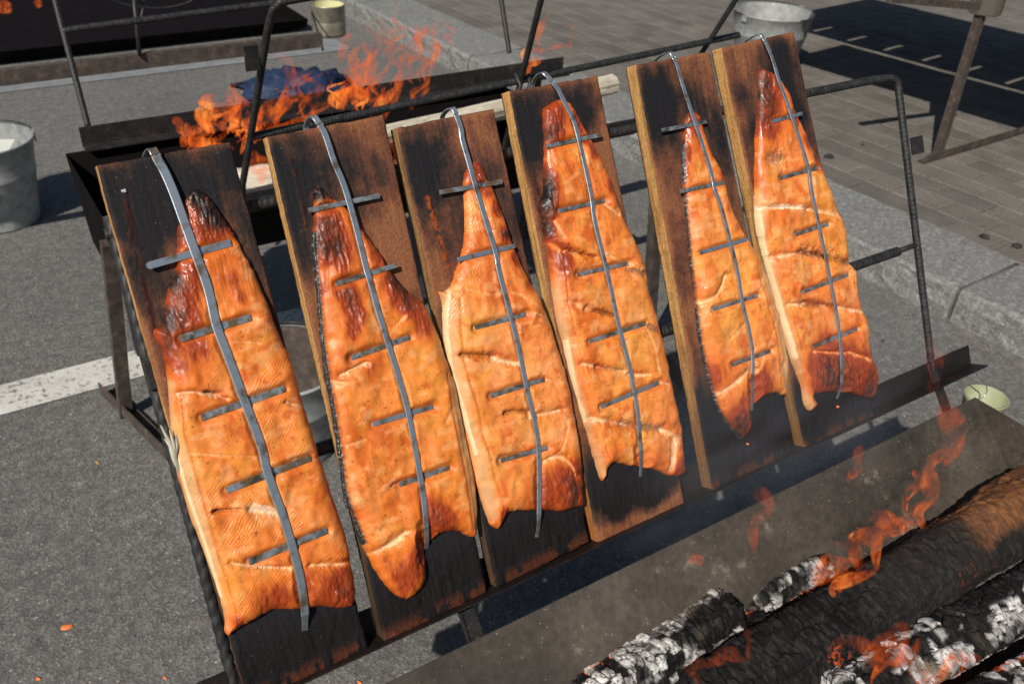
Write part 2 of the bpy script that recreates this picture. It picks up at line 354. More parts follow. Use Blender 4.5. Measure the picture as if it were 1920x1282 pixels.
# kerb: slightly turned against the road
KA = Vector((2.89, .57, 0)); KB = Vector((2.67, 6.03, 0)); kd = (KB-KA).normalized(); kx = Vector((kd.y, -kd.x, 0)); KW = .39; KH = .13
def kp(s, x, z=0): return KA + kd*s + kx*x + Vector((0, 0, z))
sw = MB().add([kp(-3, KW, KH-.012), kp(14, KW, KH-.012), kp(14, 9, KH-.012), kp(-3, 9, KH-.012)], [(3, 2, 1, 0)]).build('sidewalk', M['sand']); tag(sw, kind='structure')
kr = bpy.data.objects.new('kerb', None); COL.objects.link(kr); tag(kr, kind='structure')
for i, (s0, s1) in enumerate([(-1.7, .89), (.905, 2.5), (2.515, 4.1), (4.115, 5.6), (5.615, 7.4)]):
    nx, ny = 10, max(6, int((s1-s0)*14)); vs = []; fs = []
    for j in range(ny+1):
        s = s0+(s1-s0)*j/ny
        for k in range(nx+1):
            e = min(j, ny-j, 1); 
            if k < 5: x, z = (0 if k else .0), -.03+(KH+.02)*k/4
            else: x, z = KW*(k-4)/(nx-4), KH+.0
            if k == 4: x, z = .0, KH-.012
            if k == 5: x, z = .018, KH
            r = (hsh(np.float64(j+i*50), np.float64(k), 3)-.5)
            if e == 0: x += .004 if k < 5 else 0; z -= .006 if k > 3 else 0
            vs.append(kp(s, x+r*.011*(1 if k < 6 else .3), z+(r*.007 if k > 3 else 0)))
    for j in range(ny):
        for k in range(nx): a = j*(nx+1)+k; fs.append((a, a+1, a+nx+2, a+nx+1))
    fs.append(tuple(range(nx, -1, -1))); fs.append(tuple(ny*(nx+1)+k for k in range(nx+1)))
    o = obj('kerbstone', vs, fs, M['granite'], None, None, False); o.parent = kr
# pavers
def project(P):
    d = RW.T @ (np.array(P)-CAM); return (CX+F*d[0]/d[2], CY+F*d[1]/d[2], d[2])
pw, plen = .142, .225
pm = []
for mname in ('paver_stone', 'paver_stone_dark', 'paver_stone_brown'):
    t = MB(); w2, l2 = pw/2-.0022, plen/2-.0022
    b = .005
    t.add([(-w2, -l2, -.03), (w2, -l2, -.03), (w2, l2, -.03), (-w2, l2, -.03), (-w2, -l2, -b), (w2, -l2, -b), (w2, l2, -b), (-w2, l2, -b),
           (-w2+b, -l2+b, 0), (w2-b, -l2+b, 0), (w2-b, l2-b, 0), (-w2+b, l2-b, 0)],
          [(0, 1, 5, 4), (1, 2, 6, 5), (2, 3, 7, 6), (3, 0, 4, 7), (4, 5, 9, 8), (5, 6, 10, 9), (6, 7, 11, 10), (7, 4, 8, 11), (8, 9, 10, 11)])
    me = bpy.data.meshes.new('paver'); me.from_pydata(t.v, [], t.f); me.materials.append(M[mname]); pm.append((me, t))
pav = []
for i in range(0, 70):
    for j in range(-8, 70):
        c = kp((j+.5*(i % 2))*plen, KW+.006+(i+.5)*pw, KH-.004)
        X, Y, D = project(c)
        if D > 0 and -160 < X < 2080 and -120 < Y < 1400: pav.append((D, c, i, j))
pav.sort(key=lambda q: q[0])
rest = MB(); angk = math.atan2(kx.y, kx.x)
for k, (D, c, i, j) in enumerate(pav):
    dz = (random.random()-.5)*.003; rz = angk+(random.random()-.5)*.02; rx = (random.random()-.5)*.012
    mt = Matrix.Translation(c+Vector((0, 0, dz)))@Euler((rx, 0, rz)).to_matrix().to_4x4(); me, t = random.choice(pm)
    if k < 300:
        o = bpy.data.objects.new('paver', me); COL.objects.link(o); o.parent = sw; o.matrix_local = mt
    else: rest.add([mt@Vector(p) for p in t.v], t.f)
ro = rest.build('paver_field', M['paver_stone'], sw); ro['kind'] = 'stuff'
# ================================================================ FRONT RACK
def rw(s, t, h): return RM @ Vector((s, t, h))        # rack coordinates -> world
def rpx(px, py, h=0.): return RM @ Vector(rl(px, py, h))
BK = -.031                                             # depth of the frame bars behind the planks' faces
RB = .0068
def curve(ps, n=5): return catmull([np.array(p) for p in ps], n)
rack = thing('grill_rack', rpx(960, 900), 'long black steel rack of ribbed rods holding six planks of salmon', 'grill rack')
tl = rl(120, 150); 
sL = .118; sR = rl(1745, 690, BK)[0]; RPx = RP[0]
sLl = sL-RPx
tTop = rl(1600, 160, BK)[1]; tMid = rl(1720, 462, BK)[1]; tBot = rl(1745, 700, BK)[1]
sR = rl(1720, 462, BK)[0]; sLeft = rl(330, 900, BK)[0]
MB().tube([rw(sLeft+.009, tTop+.02, BK), rw(sLeft-.001, tBot-.02, BK)], RB*.98, 16, .15, -.020, .0012).build('side_rod', M['rebar'], rack, True)
cr = curve([(sR-.06, tTop+.002, BK), (sR-.035, tTop, BK), (sR-.012, tTop-.003, BK), (sR-.001, tTop-.014, BK), (sR, tTop-.04, BK)], 6)
pts = [rw(*p) for p in cr]+[rw(sR, tBot-.01, BK)]
MB().tube(pts, RB, 12, .10, .0085, .0013).build('side_rod', M['rebar'], rack, True)
MB().tube([rw(sLeft, tTop, BK-.0), rw(sR-.058, tTop+.002, BK)], RB, 12, .14, .0085, .0013).build('top_rod', M['rebar'], rack, True)
MB().tube([rw(sLeft, tMid, BK-.004), rw(sR-.05, tMid+.002, BK-.004)], RB*1.1, 12, .2, .0085, .0013).tube([rw(sR-.055, tMid+.002, BK-.004), rw(sR, tMid+.004, BK)], RB*.75, 10).build('middle_rod', M['rebar'], rack, True)
# small lugs
p = rpx(1717, 273, BK); MB().bar(p+Vector((-.012, 0, 0)), p+Vector((.02, 0, 0)), .005, .032, -Vector(RV), .001).build('lug', M['black_steel'], rack)
p = rpx(272, 706, BK+.008); MB().bar(p, p+Vector((.012, 0, 0)), .010, .034, -Vector(RV), .002).build('lug', M['black_steel'], rack)
# bottom angle iron
bs0 = rl(440, 1340)[0]-.09; bs1 = rl(1815, 672, BK)[0]; tb = rl(1100, 1024)[1]-.0015
nx_ = 90; prof = [(.010, -.0025), (.010, 0), (-.0255, 0), (-.0265, .038), (-.0295, .038), (-.0295, -.0025)]
vs = []; fs = []
for i in range(nx_+1):
    s = bs0+(bs1-bs0)*i/nx_; w = (hsh(np.float64(i), np.float64(0), 5)-.5)*.0016
    for k, (h, t) in enumerate(prof): vs.append(rw(s, tb+t+w*(k in (0, 1, 3, 4))*.6, h+w*(k in (0, 1))))
for i in range(nx_):
    for k in range(6): a = i*6+k; b = i*6+(k+1) % 6; fs.append((a, b, b+6, a+6))
fs += [tuple(range(5, -1, -1)), tuple(nx_*6+k for k in range(6))]
q = MB().add(vs, fs); q.build('angle_iron', M['greasy'], rack)
# rear posts and feet
def post(x, y, z1, foot=True, lean=(0, 0), w=.026, mt='rust', par=rack, y0=-.13, y1=.17):
    MB().prism([(0, 0), (w, 0), (w, .004), (.004, .004), (.004, w), (0, w)], (x, y, 0.03), (x+lean[0], y+lean[1], z1), (1, 0, 0), (0, 1, 0)).build('post', M[mt], par)
    if foot: MB().prism([(0, 0), (w*1.2, 0), (w*1.2, .004), (.004, .004), (.004, w), (0, w)], (x-.012, y+y0, .004), (x-.012, y+y1, .004), (1, 0, 0), (0, 0, 1)).build('foot', M[mt], par)
for x in (.42, 1.47):
    MB().prism([(0, 0), (.026, 0), (.026, .004), (.004, .004), (.004, .026), (0, .026)], (x, .752, .675), (x, .60, .50), (1, 0, 0), (0, .5, .8)).build('arm', M['black_steel'], rack)
# ================================================================ PLANKS
PL = [
 dict(c=[(181,311),(431,266),(692,1217),(468,1322)], th=.0215, base=.80, lab='leftmost plank, widest and blackest, under the salmon with a round-ended clip bar',
      dark=[(250,380,90,.5),(420,330,60,.3),(470,450,45,.2),(560,1220,170,.9)], brown=[(325,480,24,.9),(330,560,14,.5),(265,640,30,.9),(285,720,34,1.),(305,800,30,1.),(360,285,40,.35),(520,520,22,.45),(685,1170,20,.9),(220,318,30,.4)],
      drip=[([(237,360),(245,430),(262,500),(285,600),(292,625)],9)]),
 dict(c=[(502,258),(720,216),(914,1110),(722,1206)], th=.0235, base=.50, lab='second plank from the left, brown right half, black streak down its left side',
      dark=[(545,320,55,.6),(560,400,50,.5),(630,300,60,.25),(700,330,40,.2),(575,480,30,.3),(840,1090,130,1.)], brown=[(690,240,45,.5),(720,430,50,.4),(760,520,50,.6),(600,250,30,.4),(575,560,25,.5),(590,650,25,.7),(735,1190,14,.7)],drip=[([(545,300),(560,350),(575,430)],4)]),
 dict(c=[(745,240),(926,205),(1106,1016),(932,1103)], th=.0235, base=.66, lab='third plank from the left, dark grey, with orange drips beside the pale salmon',
      dark=[(790,290,50,.35),(1010,1040,110,1.)], brown=[(905,230,35,.45),(860,270,30,.3),(830,540,35,.5),(800,470,25,.3),(845,410,25,.25)],drip=[([(802,372),(810,400),(822,440),(838,500)],5)], orange=1),
 dict(c=[(956,172),(1121,143),(1285,945),(1122,1019)], th=.025, base=.30, lab='fourth plank from the left, warm brown, orange scorch along its bottom edge',
      dark=[(985,230,45,.75),(1000,290,35,.6),(1090,215,35,.6),(1030,180,40,.3),(1190,920,75,1.2),(1150,880,50,.6)], brown=[(1150,300,50,.3),(1000,400,50,.2),(1280,930,14,.8),(1200,985,40,1.6),(1260,955,30,1.2),(1130,1000,30,.9)],drip=[([(1003,330),(1012,380)],6)]),
 dict(c=[(1194,122),(1331,97),(1488,846),(1337,922)], th=.027, base=.30, lab='fifth plank from the left, bare brown lower left, with narrow salmon low on it',
      dark=[(1235,185,45,.8),(1225,260,30,.6),(1300,190,28,.75),(1350,240,30,.5),(1365,860,75,1.2),(1440,810,90,1.2)], brown=[(1260,400,60,.2),(1270,600,60,.2),(1320,130,25,.3),(1262,150,12,.3)],drip=[]),
 dict(c=[(1354,90),(1489,60),(1640,782),(1510,843)], th=.025, base=.32, lab='rightmost plank, striped brown, at the end of the row of planks',
      dark=[(1465,150,38,.8),(1480,95,22,.4),(1500,230,30,.7),(1395,170,18,.55),(1415,240,14,.5),(1580,790,85,1.2)], brown=[(1385,110,25,.3),(1395,330,40,.2),(1485,75,14,.6),(1460,600,50,.4)],drip=[]),
]
def px2l(px, py): return rl(px, py)[:2]
def pxm(px, py): return np.linalg.norm(rl(px+5, py)[:2]-rl(px-5, py)[:2])/10*.95
for ip, P in enumerate(PL):
    c = [px2l(*q) for q in P['c']]; ctr = (c[0]+c[1]+c[2]+c[3])/4
    mat = RM @ Matrix.Translation(Vector((ctr[0], ctr[1], 0)))
    NU, NV, NT = 80, 300, 8; th = P['th']
    # one ring: front left->right, right side, back, left side
    ring = [(i/NU, 0., 'f') for i in range(NU+1)] + [(1., -th*k/NT, 'r') for k in range(1, NT+1)] + [(1-k/4, -th, 'b') for k in range(1, 5)] + [(0., -th+th*k/NT, 'l') for k in range(1, NT)]
    nr = len(ring); ua = np.array([r[0] for r in ring]); ha = np.array([r[1] for r in ring]); side = np.array(['frbl'.index(r[2]) for r in ring])
    vv = np.linspace(0, 1, NV+1)
    U = np.tile(ua, NV+1); H = np.tile(ha, NV+1); SD = np.tile(side, NV+1); V = np.repeat(vv, nr)
    A = (1-V)[:, None]*((1-U)[:, None]*c[0]+U[:, None]*c[1]) + V[:, None]*((1-U)[:, None]*c[3]+U[:, None]*c[2])
    x = A[:, 0]; y = A[:, 1]
    wdt = np.linalg.norm(c[1]-c[0]); ln = np.linalg.norm(c[3]-c[0])
    eu = np.minimum(U, 1-U)*wdt; ev = np.minimum(V, 1-V)*ln
    # rough edges
    jit = (fbm(y*90, x*0+ip, 5+ip)-.5)*.0016
    x2 = x + np.where(eu < .004, jit, 0); y2 = y + np.where(ev < .002, (fbm(x*120, y*0+ip, 9)-.5)*.003, 0)
    fr = SD == 0
    Hh = H - np.where(fr, .0016*(1-sst(0, .003, np.minimum(eu, ev))), 0) + np.where(fr, (fbm(x*260, y*9, 3+ip, 3)-.5)*.0011, 0)
    Q = np.stack([x, y], 1)
    ch = P['base']-.07 + 1.0*(fbm(x*24, y*15, 20+ip)-.5) + .30*(fbm(x*160, y*12, 31+ip, 3)-.5) + .55*(fbm(x*75, y*60, 33+ip, 4)-.5) + .30*(fbm(x*420, y*300, 35+ip, 2)-.5)
    for bx, by, br, bs in P['dark']:
        p = px2l(bx, by); ch = ch + bs*np.exp(-((Q[:, 0]-p[0])**2+(Q[:, 1]-p[1])**2*.6)/(br*pxm(bx, by))**2)
    for bx, by, br, bs in P['brown']:
        p = px2l(bx, by); ch = ch - bs*np.exp(-((Q[:, 0]-p[0])**2+(Q[:, 1]-p[1])**2*.35)/(br*pxm(bx, by))**2)
    ch = ch - .30*(1-sst(0, .012, V*ln))*(fbm(x*60, y*60, 8)*1.6) - .28*(1-sst(0, .006, eu))
    ch = ch + .75*(sst(.78, .9, V))*sst(1.0, .955, V)
    col = np.tile(np.array([.20, .079, .037]), (len(x), 1))
    col = mixc(col, (.118, .045, .027), sst(-.08, .26, ch)); col = mixc(col, (.050, .026, .019), sst(.22, .58, ch)); col = mixc(col, (.012, .0115, .0135), sst(.50, .92, ch))
    # greasy bottom: darker and a little red
    bt = sst(.84, .93, V)*fr; col = mixc(col, (.010, .007, .007), bt*.55*sst(.4, .9, ch)); gl = .25*sst(.5, 1, ch)+.5*bt
    gl = gl + bt*.5*sst(.5, .7, fbm(x*120, y*40, 47+ip, 3)); Hh = Hh + bt*.0010*sst(.5, .7, fbm(x*120, y*40, 47+ip, 3)); rb = .7*sst(.96, .99, V)*(fbm(x*70, y*30, 44+ip) > .45); col = mixc(col, (.13, .035, .012), rb*.6)
    # sawn side: paler wood, sooty toward the bottom
    sd = (SD == 3)|(SD == 1)
    n1 = fbm(y*14, H*260, 60+ip); wood = mixc(np.tile(np.array([.48, .27, .095]), (len(x), 1)), (.27, .13, .042), sst(.35, .75, n1))
    wood = mixc(wood, (.14, .06, .022), sst(.55, .95, V+(n1-.5)*.3)*.85)
    if ip in (0, 1, 2): wood = mixc(wood, (.03, .018, .013), sst(.55, .80, V)*.9*(SD == 3)*(1 if ip == 2 else .9))
    if ip == 2: wood = mixc(wood, (.10, .06, .035), .55*np.ones(len(x)))
    if ip in (3,): wood = mixc(wood, (.33, .12, .03), sst(.75, .9, V)*.7)
    col[sd] = wood[sd]; col[SD == 2] = (.05, .035, .028)
    # char creeps round the front left edge, worn wood shows on the very edge
    for pl_, wd in P['drip']:
        d = pld(Q, [px2l(*q) for q in catmull(pl_, 4)]); wm = wd*pxm(*pl_[0]); k = np.exp(-(d/wm)**2)*(fbm(x*400, y*160, 71) > .42)*fr
        col = mixc(col, (.30, .065, .012) if P.get('orange') else (.035, .009, .007), k*.85); gl = np.maximum(gl, k); Hh = Hh + k*.0012*fbm(x*500, y*500, 5)
    X = np.stack([x2-ctr[0], y2-ctr[1], Hh], 1)
    fs = []
    for j in range(NV):
        for i in range(nr):
            a = j*nr+i; b = j*nr+(i+1) % nr; fs.append((b, a, a+nr, b+nr))
    fs.append(tuple(range(nr))); fs.append(tuple(NV*nr+i for i in range(nr-1, -1, -1)))
    o = obj('plank', X, fs, M['wood'], None, mat, True, col, gl)
    tag(o, P['lab'], 'plank', 'salmon planks leaning in a row')
# ================================================================ SALMON
FI = [
 dict(o=[(365,354),(382,360),(400,377),(420,407),(437,432),(450,457),(465,485),(482,520),(497,557),(520,615),(537,655),(555,700),(570,760),(587,812),(600,857),(627,940),(650,1010),(660,1065),(667,1105),(662,1132),(637,1140),(605,1137),(555,1142),(512,1144),(480,1160),(450,1175),(426,1191),(422,1167),(415,1125),(395,1067),(372,1007),(352,950),(332,885),(325,840),(320,790),(315,715),(307,665),(287,622),(305,605),(315,545),(328,515),(333,470),(332,430),(348,405),(347,375)],
  char=[(368,362,13,1.9),(385,385,30,.6),(400,400,18,.5),(335,440,20,.8),(325,530,18,1.),(315,600,20,1.1),(312,650,14,.8),(330,690,18,.4),(350,520,30,.5),(430,520,22,.4),(400,425,30,.5),(365,650,26,.5),(345,590,22,.6),(420,400,20,.6),(645,1105,22,.6),(560,1118,40,.32),(600,1110,40,.28),(520,1115,16,.3),(490,1135,30,.3),(650,1060,14,.3),(455,560,12,.35),(440,1168,14,.5)],
  cuts=[('w',[(337,735),(365,733),(400,738),(424,746)],5),('d',[(385,733),(408,737)],3),('W',[(470,950),(512,957)],11),('w',[(432,1054),(470,1058),(540,1062)],6),('w',[(582,1056),(655,1054)],6),('f',[(430,640),(470,641),(500,650),(535,656)],3),('f',[(352,848),(400,852),(485,853)],3),('w',[(535,752),(572,763)],4),('w',[(548,860),(597,858)],4),('d',[(400,957),(450,953)],3)],
  belly=[([(318,720),(323,800),(345,880),(378,1000),(408,1100),(428,1175)],17),], white=[([(322,820),(350,920),(385,1020),(415,1120)],4)], skin=[], T=.019,
  lab='leftmost salmon side, largest, charred at its tip and upper left edge'),
 dict(o=[(600,350),(610,360),(622,370),(640,382),(660,400),(685,437),(710,470),(732,507),(760,542),(785,560),(805,587),(822,630),(837,675),(852,717),(867,787),(877,837),(890,900),(895,975),(890,1005),(877,1005),(862,997),(837,997),(818,1004),(803,1021),(796,1040),(798,1084),(785,1107),(775,1117),(760,1123),(740,1114),(720,1092),(700,1064),(690,1042),(675,1014),(662,960),(648,950),(644,920),(635,855),(627,795),(617,737),(610,705),(602,637),(597,575),(590,500),(585,450),(590,412),(590,375),(587,358)],
  char=[(600,358,13,2.2),(615,420,26,.75),(640,470,22,.7),(600,470,18,.55),(600,540,16,.5),(650,550,16,.9),(665,590,16,.7),(655,620,14,.5),(690,420,16,.7),(705,480,20,.45),(740,520,16,.9),(765,560,18,.8),(790,610,18,.5),(730,560,26,.3),(785,1040,20,.55),(760,1090,26,.55),(720,1050,20,.3),(835,985,26,.6),(805,960,20,.5),(690,690,16,.4),(845,690,10,.3),(770,920,20,.3)],
  cuts=[('w',[(636,703),(662,688),(684,678)],5),('w',[(613,712),(640,716)],3),('f',[(640,836),(682,824)],3),('w',[(735,908),(780,892)],4),('w',[(692,1041),(728,1017),(758,995)],7),('f',[(742,610),(758,592)],3),('f',[(833,790),(850,762),(862,780)],4)],
  belly=[([(845,705),(858,790),(878,880),(892,985)],9)], white=[], skin=[([(588,440),(590,500),(597,575),(602,637),(612,705),(618,740),(627,795),(637,860),(645,925),(663,975),(680,1016)],7)], T=.020,
  lab='second salmon side from the left, with a long tongue hanging at its lower left'),
 dict(o=[(885,303),(902,307),(912,330),(927,360),(942,400),(957,445),(975,492),(992,525),(1007,550),(1020,580),(1035,620),(1047,660),(1060,700),(1075,770),(1080,795),(1087,847),(1092,890),(1092,945),(1080,950),(1055,958),(1020,957),(980,957),(955,960),(947,970),(935,991),(922,985),(912,965),(902,932),(890,892),(878,845),(868,795),(860,750),(845,690),(835,640),(830,565),(825,548),(842,543),(855,510),(868,470),(873,425),(872,375),(871,335),(877,315)],
  char=[(895,318,20,.75),(915,350,10,.7),(932,392,9,.8),(950,440,9,.8),(968,485,9,.8),(940,440,8,.5),(990,535,9,.5),(1080,930,22,.8),(1060,895,24,.42),(1087,880,10,.5),(1010,940,34,.32),(945,965,10,.9),(1020,930,20,.3)],
  cuts=[('f',[(842,545),(870,542),(915,552),(940,548),(972,553),(1022,587)],4),('d',[(865,664),(925,667)],4),('w',[(925,670),(967,679)],6),('d',[(945,774),(965,770),(990,771)],4),('w',[(992,778),(1045,768)],5),('w',[(1012,866),(1045,852),(1068,868),(1080,892)],6),('f',[(978,830),(992,844)],4),('f',[(1055,765),(1062,800),(1050,840)],4),('f',[(975,590),(990,585),(1010,590)],3)],
  belly=[([(838,560),(840,620),(850,690),(872,770),(893,860),(925,965)],17)], white=[([(842,545),(836,600),(848,690),(872,780),(890,850)],4)], skin=[], T=.020, pink=.6,
  lab='third salmon side from the left, palest, with a long bare narrow top'),
 dict(o=[(1050,187),(1066,190),(1080,207),(1097,242),(1110,265),(1125,295),(1140,325),(1152,357),(1167,405),(1185,442),(1202,485),(1211,513),(1215,542),(1227,580),(1234,612),(1242,640),(1250,675),(1256,712),(1270,775),(1277,810),(1282,860),(1284,882),(1275,892),(1255,892),(1230,882),(1205,876),(1175,872),(1152,867),(1140,875),(1136,890),(1130,902),(1121,880),(1112,847),(1102,810),(1093,780),(1070,700),(1060,655),(1047,605),(1035,530),(1030,475),(1022,447),(1018,415),(1010,388),(1020,362),(1020,337),(1022,300),(1022,262),(1019,210),(1025,200),(1037,192)],
  char=[(1035,215,22,.75),(1027,260,12,.6),(1045,250,14,.35),(1025,330,14,.9),(1028,360,12,.9),(1022,388,17,1.2),(1028,430,11,1.1),(1045,495,20,.8),(1060,470,10,.4),(1083,225,9,1.1),(1098,255,8,.9),(1115,285,8,.7),(1145,350,12,.5),(1100,200,6,.7),(1150,420,16,.2),(1272,880,16,.6),(1230,870,16,.3),(1150,850,14,.35)],
  cuts=[('w',[(1036,455),(1052,465),(1072,471)],7),('w',[(1040,415),(1055,445)],5),('d',[(1070,471),(1114,482)],3),('w',[(1067,563),(1100,575)],6),('d',[(1100,577),(1150,591)],4),('w',[(1092,680),(1118,686)],5),('g',[(1118,687),(1165,694)],4),('w',[(1175,700),(1212,701)],4),('w',[(1110,781),(1165,793)],5),('g',[(1165,793),(1240,804)],6),('w',[(1240,804),(1277,818)],6),('w',[(1265,822),(1258,880)],4),('g',[(1175,503),(1207,514)],5),('w',[(1133,380),(1160,400)],4),('g',[(1215,610),(1236,620)],5),('f',[(1138,480),(1165,492),(1175,502)],3),('f',[(1205,610),(1225,660),(1232,700)],3),('w',[(1225,712),(1250,718)],4)],
  belly=[([(1034,490),(1044,580),(1058,650),(1078,730),(1105,820),(1128,885)],15)], white=[([(1062,640),(1078,720),(1098,790)],4)], skin=[], T=.020, pink=.2,
  lab='fourth salmon side from the left, cut into chunks by slanting white gashes'),
 dict(o=[(1290,214),(1310,214),(1320,245),(1335,285),(1355,325),(1362,365),(1375,400),(1390,432),(1402,450),(1420,478),(1432,505),(1445,540),(1455,575),(1465,615),(1475,668),(1476,720),(1472,740),(1455,736),(1435,742),(1420,752),(1410,768),(1408,795),(1400,812),(1390,824),(1377,812),(1360,790),(1346,765),(1338,740),(1328,705),(1316,657),(1308,610),(1304,555),(1296,495),(1290,432),(1285,375),(1280,300),(1284,255)],
  char=[(1300,222,18,.8),(1288,290,10,.8),(1286,330,7,.7),(1340,280,9,.6),(1358,330,8,.6),(1390,812,18,.9),(1400,770,16,.6),(1350,700,20,.3),(1430,730,18,.5),(1420,700,14,.25),(1330,710,14,.4),(1365,790,16,.3)],
  cuts=[('w',[(1313,565),(1338,555),(1353,535),(1358,515)],4),('f',[(1365,640),(1400,602)],3),('f',[(1418,695),(1437,650),(1452,600)],3),('w',[(1343,740),(1375,716),(1407,690)],5),('f',[(1420,545),(1430,520)],3),('f',[(1388,445),(1395,430)],3)],
  belly=[([(1425,500),(1445,570),(1462,640),(1472,725)],9)], white=[], skin=[([(1279,262),(1279,330),(1284,400),(1290,470),(1298,540),(1305,600),(1312,650),(1326,712),(1345,770),(1370,808),(1392,826)],6)], T=.018, pink=.5,
  lab='fifth salmon side from the left, narrow and smooth, ending in a pointed lower tongue'),
 dict(o=[(1425,134),(1437,130),(1460,146),(1480,175),(1490,210),(1505,240),(1520,280),(1535,310),(1555,358),(1567,395),(1577,415),(1585,450),(1590,490),(1601,507),(1606,545),(1612,580),(1622,597),(1626,637),(1632,667),(1642,687),(1646,712),(1641,738),(1632,747),(1610,742),(1582,736),(1555,736),(1530,738),(1524,742),(1531,757),(1519,770),(1509,755),(1504,725),(1490,687),(1477,650),(1460,580),(1444,520),(1430,470),(1420,425),(1417,375),(1417,312),(1420,225),(1423,175)],
  char=[(1435,150,20,.8),(1440,190,22,.55),(1432,230,14,.4),(1455,240,16,.3),(1492,220,8,.9),(1512,265,7,.7),(1535,310,7,.6),(1530,295,6,.9),(1560,726,24,.55),(1605,722,30,.6),(1632,732,14,.6),(1530,700,22,.45),(1575,680,26,.3),(1540,660,20,.3),(1627,690,14,.3)],
  cuts=[('W',[(1422,389),(1470,388),(1515,390)],4),('w',[(1515,391),(1540,394),(1567,400)],4),('w',[(1448,480),(1500,472)],4),('D',[(1500,471),(1540,478),(1592,492)],7),('d',[(1505,568),(1560,573)],4),('w',[(1478,569),(1505,568)],4),('w',[(1565,574),(1612,582)],4),('w',[(1588,658),(1630,672)],4),('w',[(1525,657),(1580,660)],3),('g',[(1447,296),(1466,299)],9),('f',[(1600,510),(1604,560)],2)],
  belly=[([(1418,370),(1425,440),(1448,530),(1472,615),(1500,715),(1520,765)],12)], white=[([(1420,390),(1434,470),(1462,570),(1490,670)],4)], skin=[], T=.020, pink=.5, fan=1,
  lab='rightmost salmon side, at the end of the row, white line across its upper middle'),
]
CL = [
 dict(w=.0100, hook=(.006, .004), s=[(291,287),(296,300),(310,325),(327,365),(345,415),(365,470),(390,540),(406,610),(427,665),(460,755),(490,835),(502,887),(530,965),(549,1027),(562,1077),(570,1127),(572,1162),(571,1188)],
      b=[((274,499),(433,455)),((338,635),(470,595)),((377,783),(534,728)),((424,919),(582,858)),((466,1053),(613,994))], bw=.0082, lab='flat steel clip with a round-ended top bar, pinning the leftmost salmon'),
 dict(w=.0075, hook=(.013, .014), s=[(594,222),(604,240),(613,262),(627,305),(642,340),(655,380),(670,435),(687,505),(692,520),(710,585),(730,650),(750,715),(765,770),(782,860),(795,940),(800,1005),(800,1030)],
      b=[((578,395),(711,367)),((630,532),(743,497)),((658,671),(768,632)),((699,795),(811,762)),((748,908),(842,876))], bw=.0062, lab='steel clip arching over the brown second plank, pinning the second salmon'),
 dict(w=.0072, hook=(.010, .012), s=[(857,220),(864,240),(867,262),(877,297),(892,350),(910,410),(930,475),(935,505),(952,570),(970,640),(985,715),(1002,787),(1010,842),(1011,917),(1010,980),(1005,1012)],
      b=[((823,361),(940,341)),((857,487),(965,461)),((890,614),(985,589)),((919,742),(1020,711)),((938,863),(1025,839))], bw=.0062, lab='steel clip with a kinked neck, pinning the palest salmon, third from left'),
 dict(w=.0066, hook=(.016, .016), s=[(1026,138),(1040,156),(1060,195),(1075,225),(1085,260),(1097,312),(1109,370),(1115,415),(1130,475),(1145,540),(1160,610),(1175,665),(1185,710),(1195,767),(1199,810),(1202,860),(1200,900)],
      b=[((1024,275),(1127,253)),((1047,396),(1133,376)),((1082,515),(1177,494)),((1104,640),(1210,606)),((1126,763),(1235,717))], bw=.0058, lab='steel clip with the highest arched hook, pinning the gashed fourth salmon'),
 dict(w=.0066, hook=(.008, .012), s=[(1262,106),(1270,125),(1282,167),(1300,220),(1315,265),(1335,330),(1340,355),(1352,387),(1370,455),(1382,505),(1392,565),(1402,607),(1411,658),(1411,720),(1409,778)],
      b=[((1240,245),(1325,228)),((1275,359),(1360,342)),((1312,474),(1400,449)),((1336,580),(1420,554)),((1371,684),(1444,658))], bw=.0060, lab='steel clip whose bright top bar sticks out left of the narrow fifth salmon'),
 dict(w=.0066, hook=(.006, .010), s=[(1431,71),(1447,107),(1460,150),(1475,190),(1485,220),(1502,270),(1517,320),(1522,357),(1535,420),(1550,490),(1560,540),(1570,595),(1576,645),(1578,695),(1577,725),(1567,752)],
      b=[((1448,228),(1504,213)),((1462,334),(1533,315)),((1490,440),(1552,420)),((1503,548),(1590,515)),((1524,650),(1606,617))], bw=.0060, lab='steel clip on the rightmost salmon, bottom end curling to the left'),
]
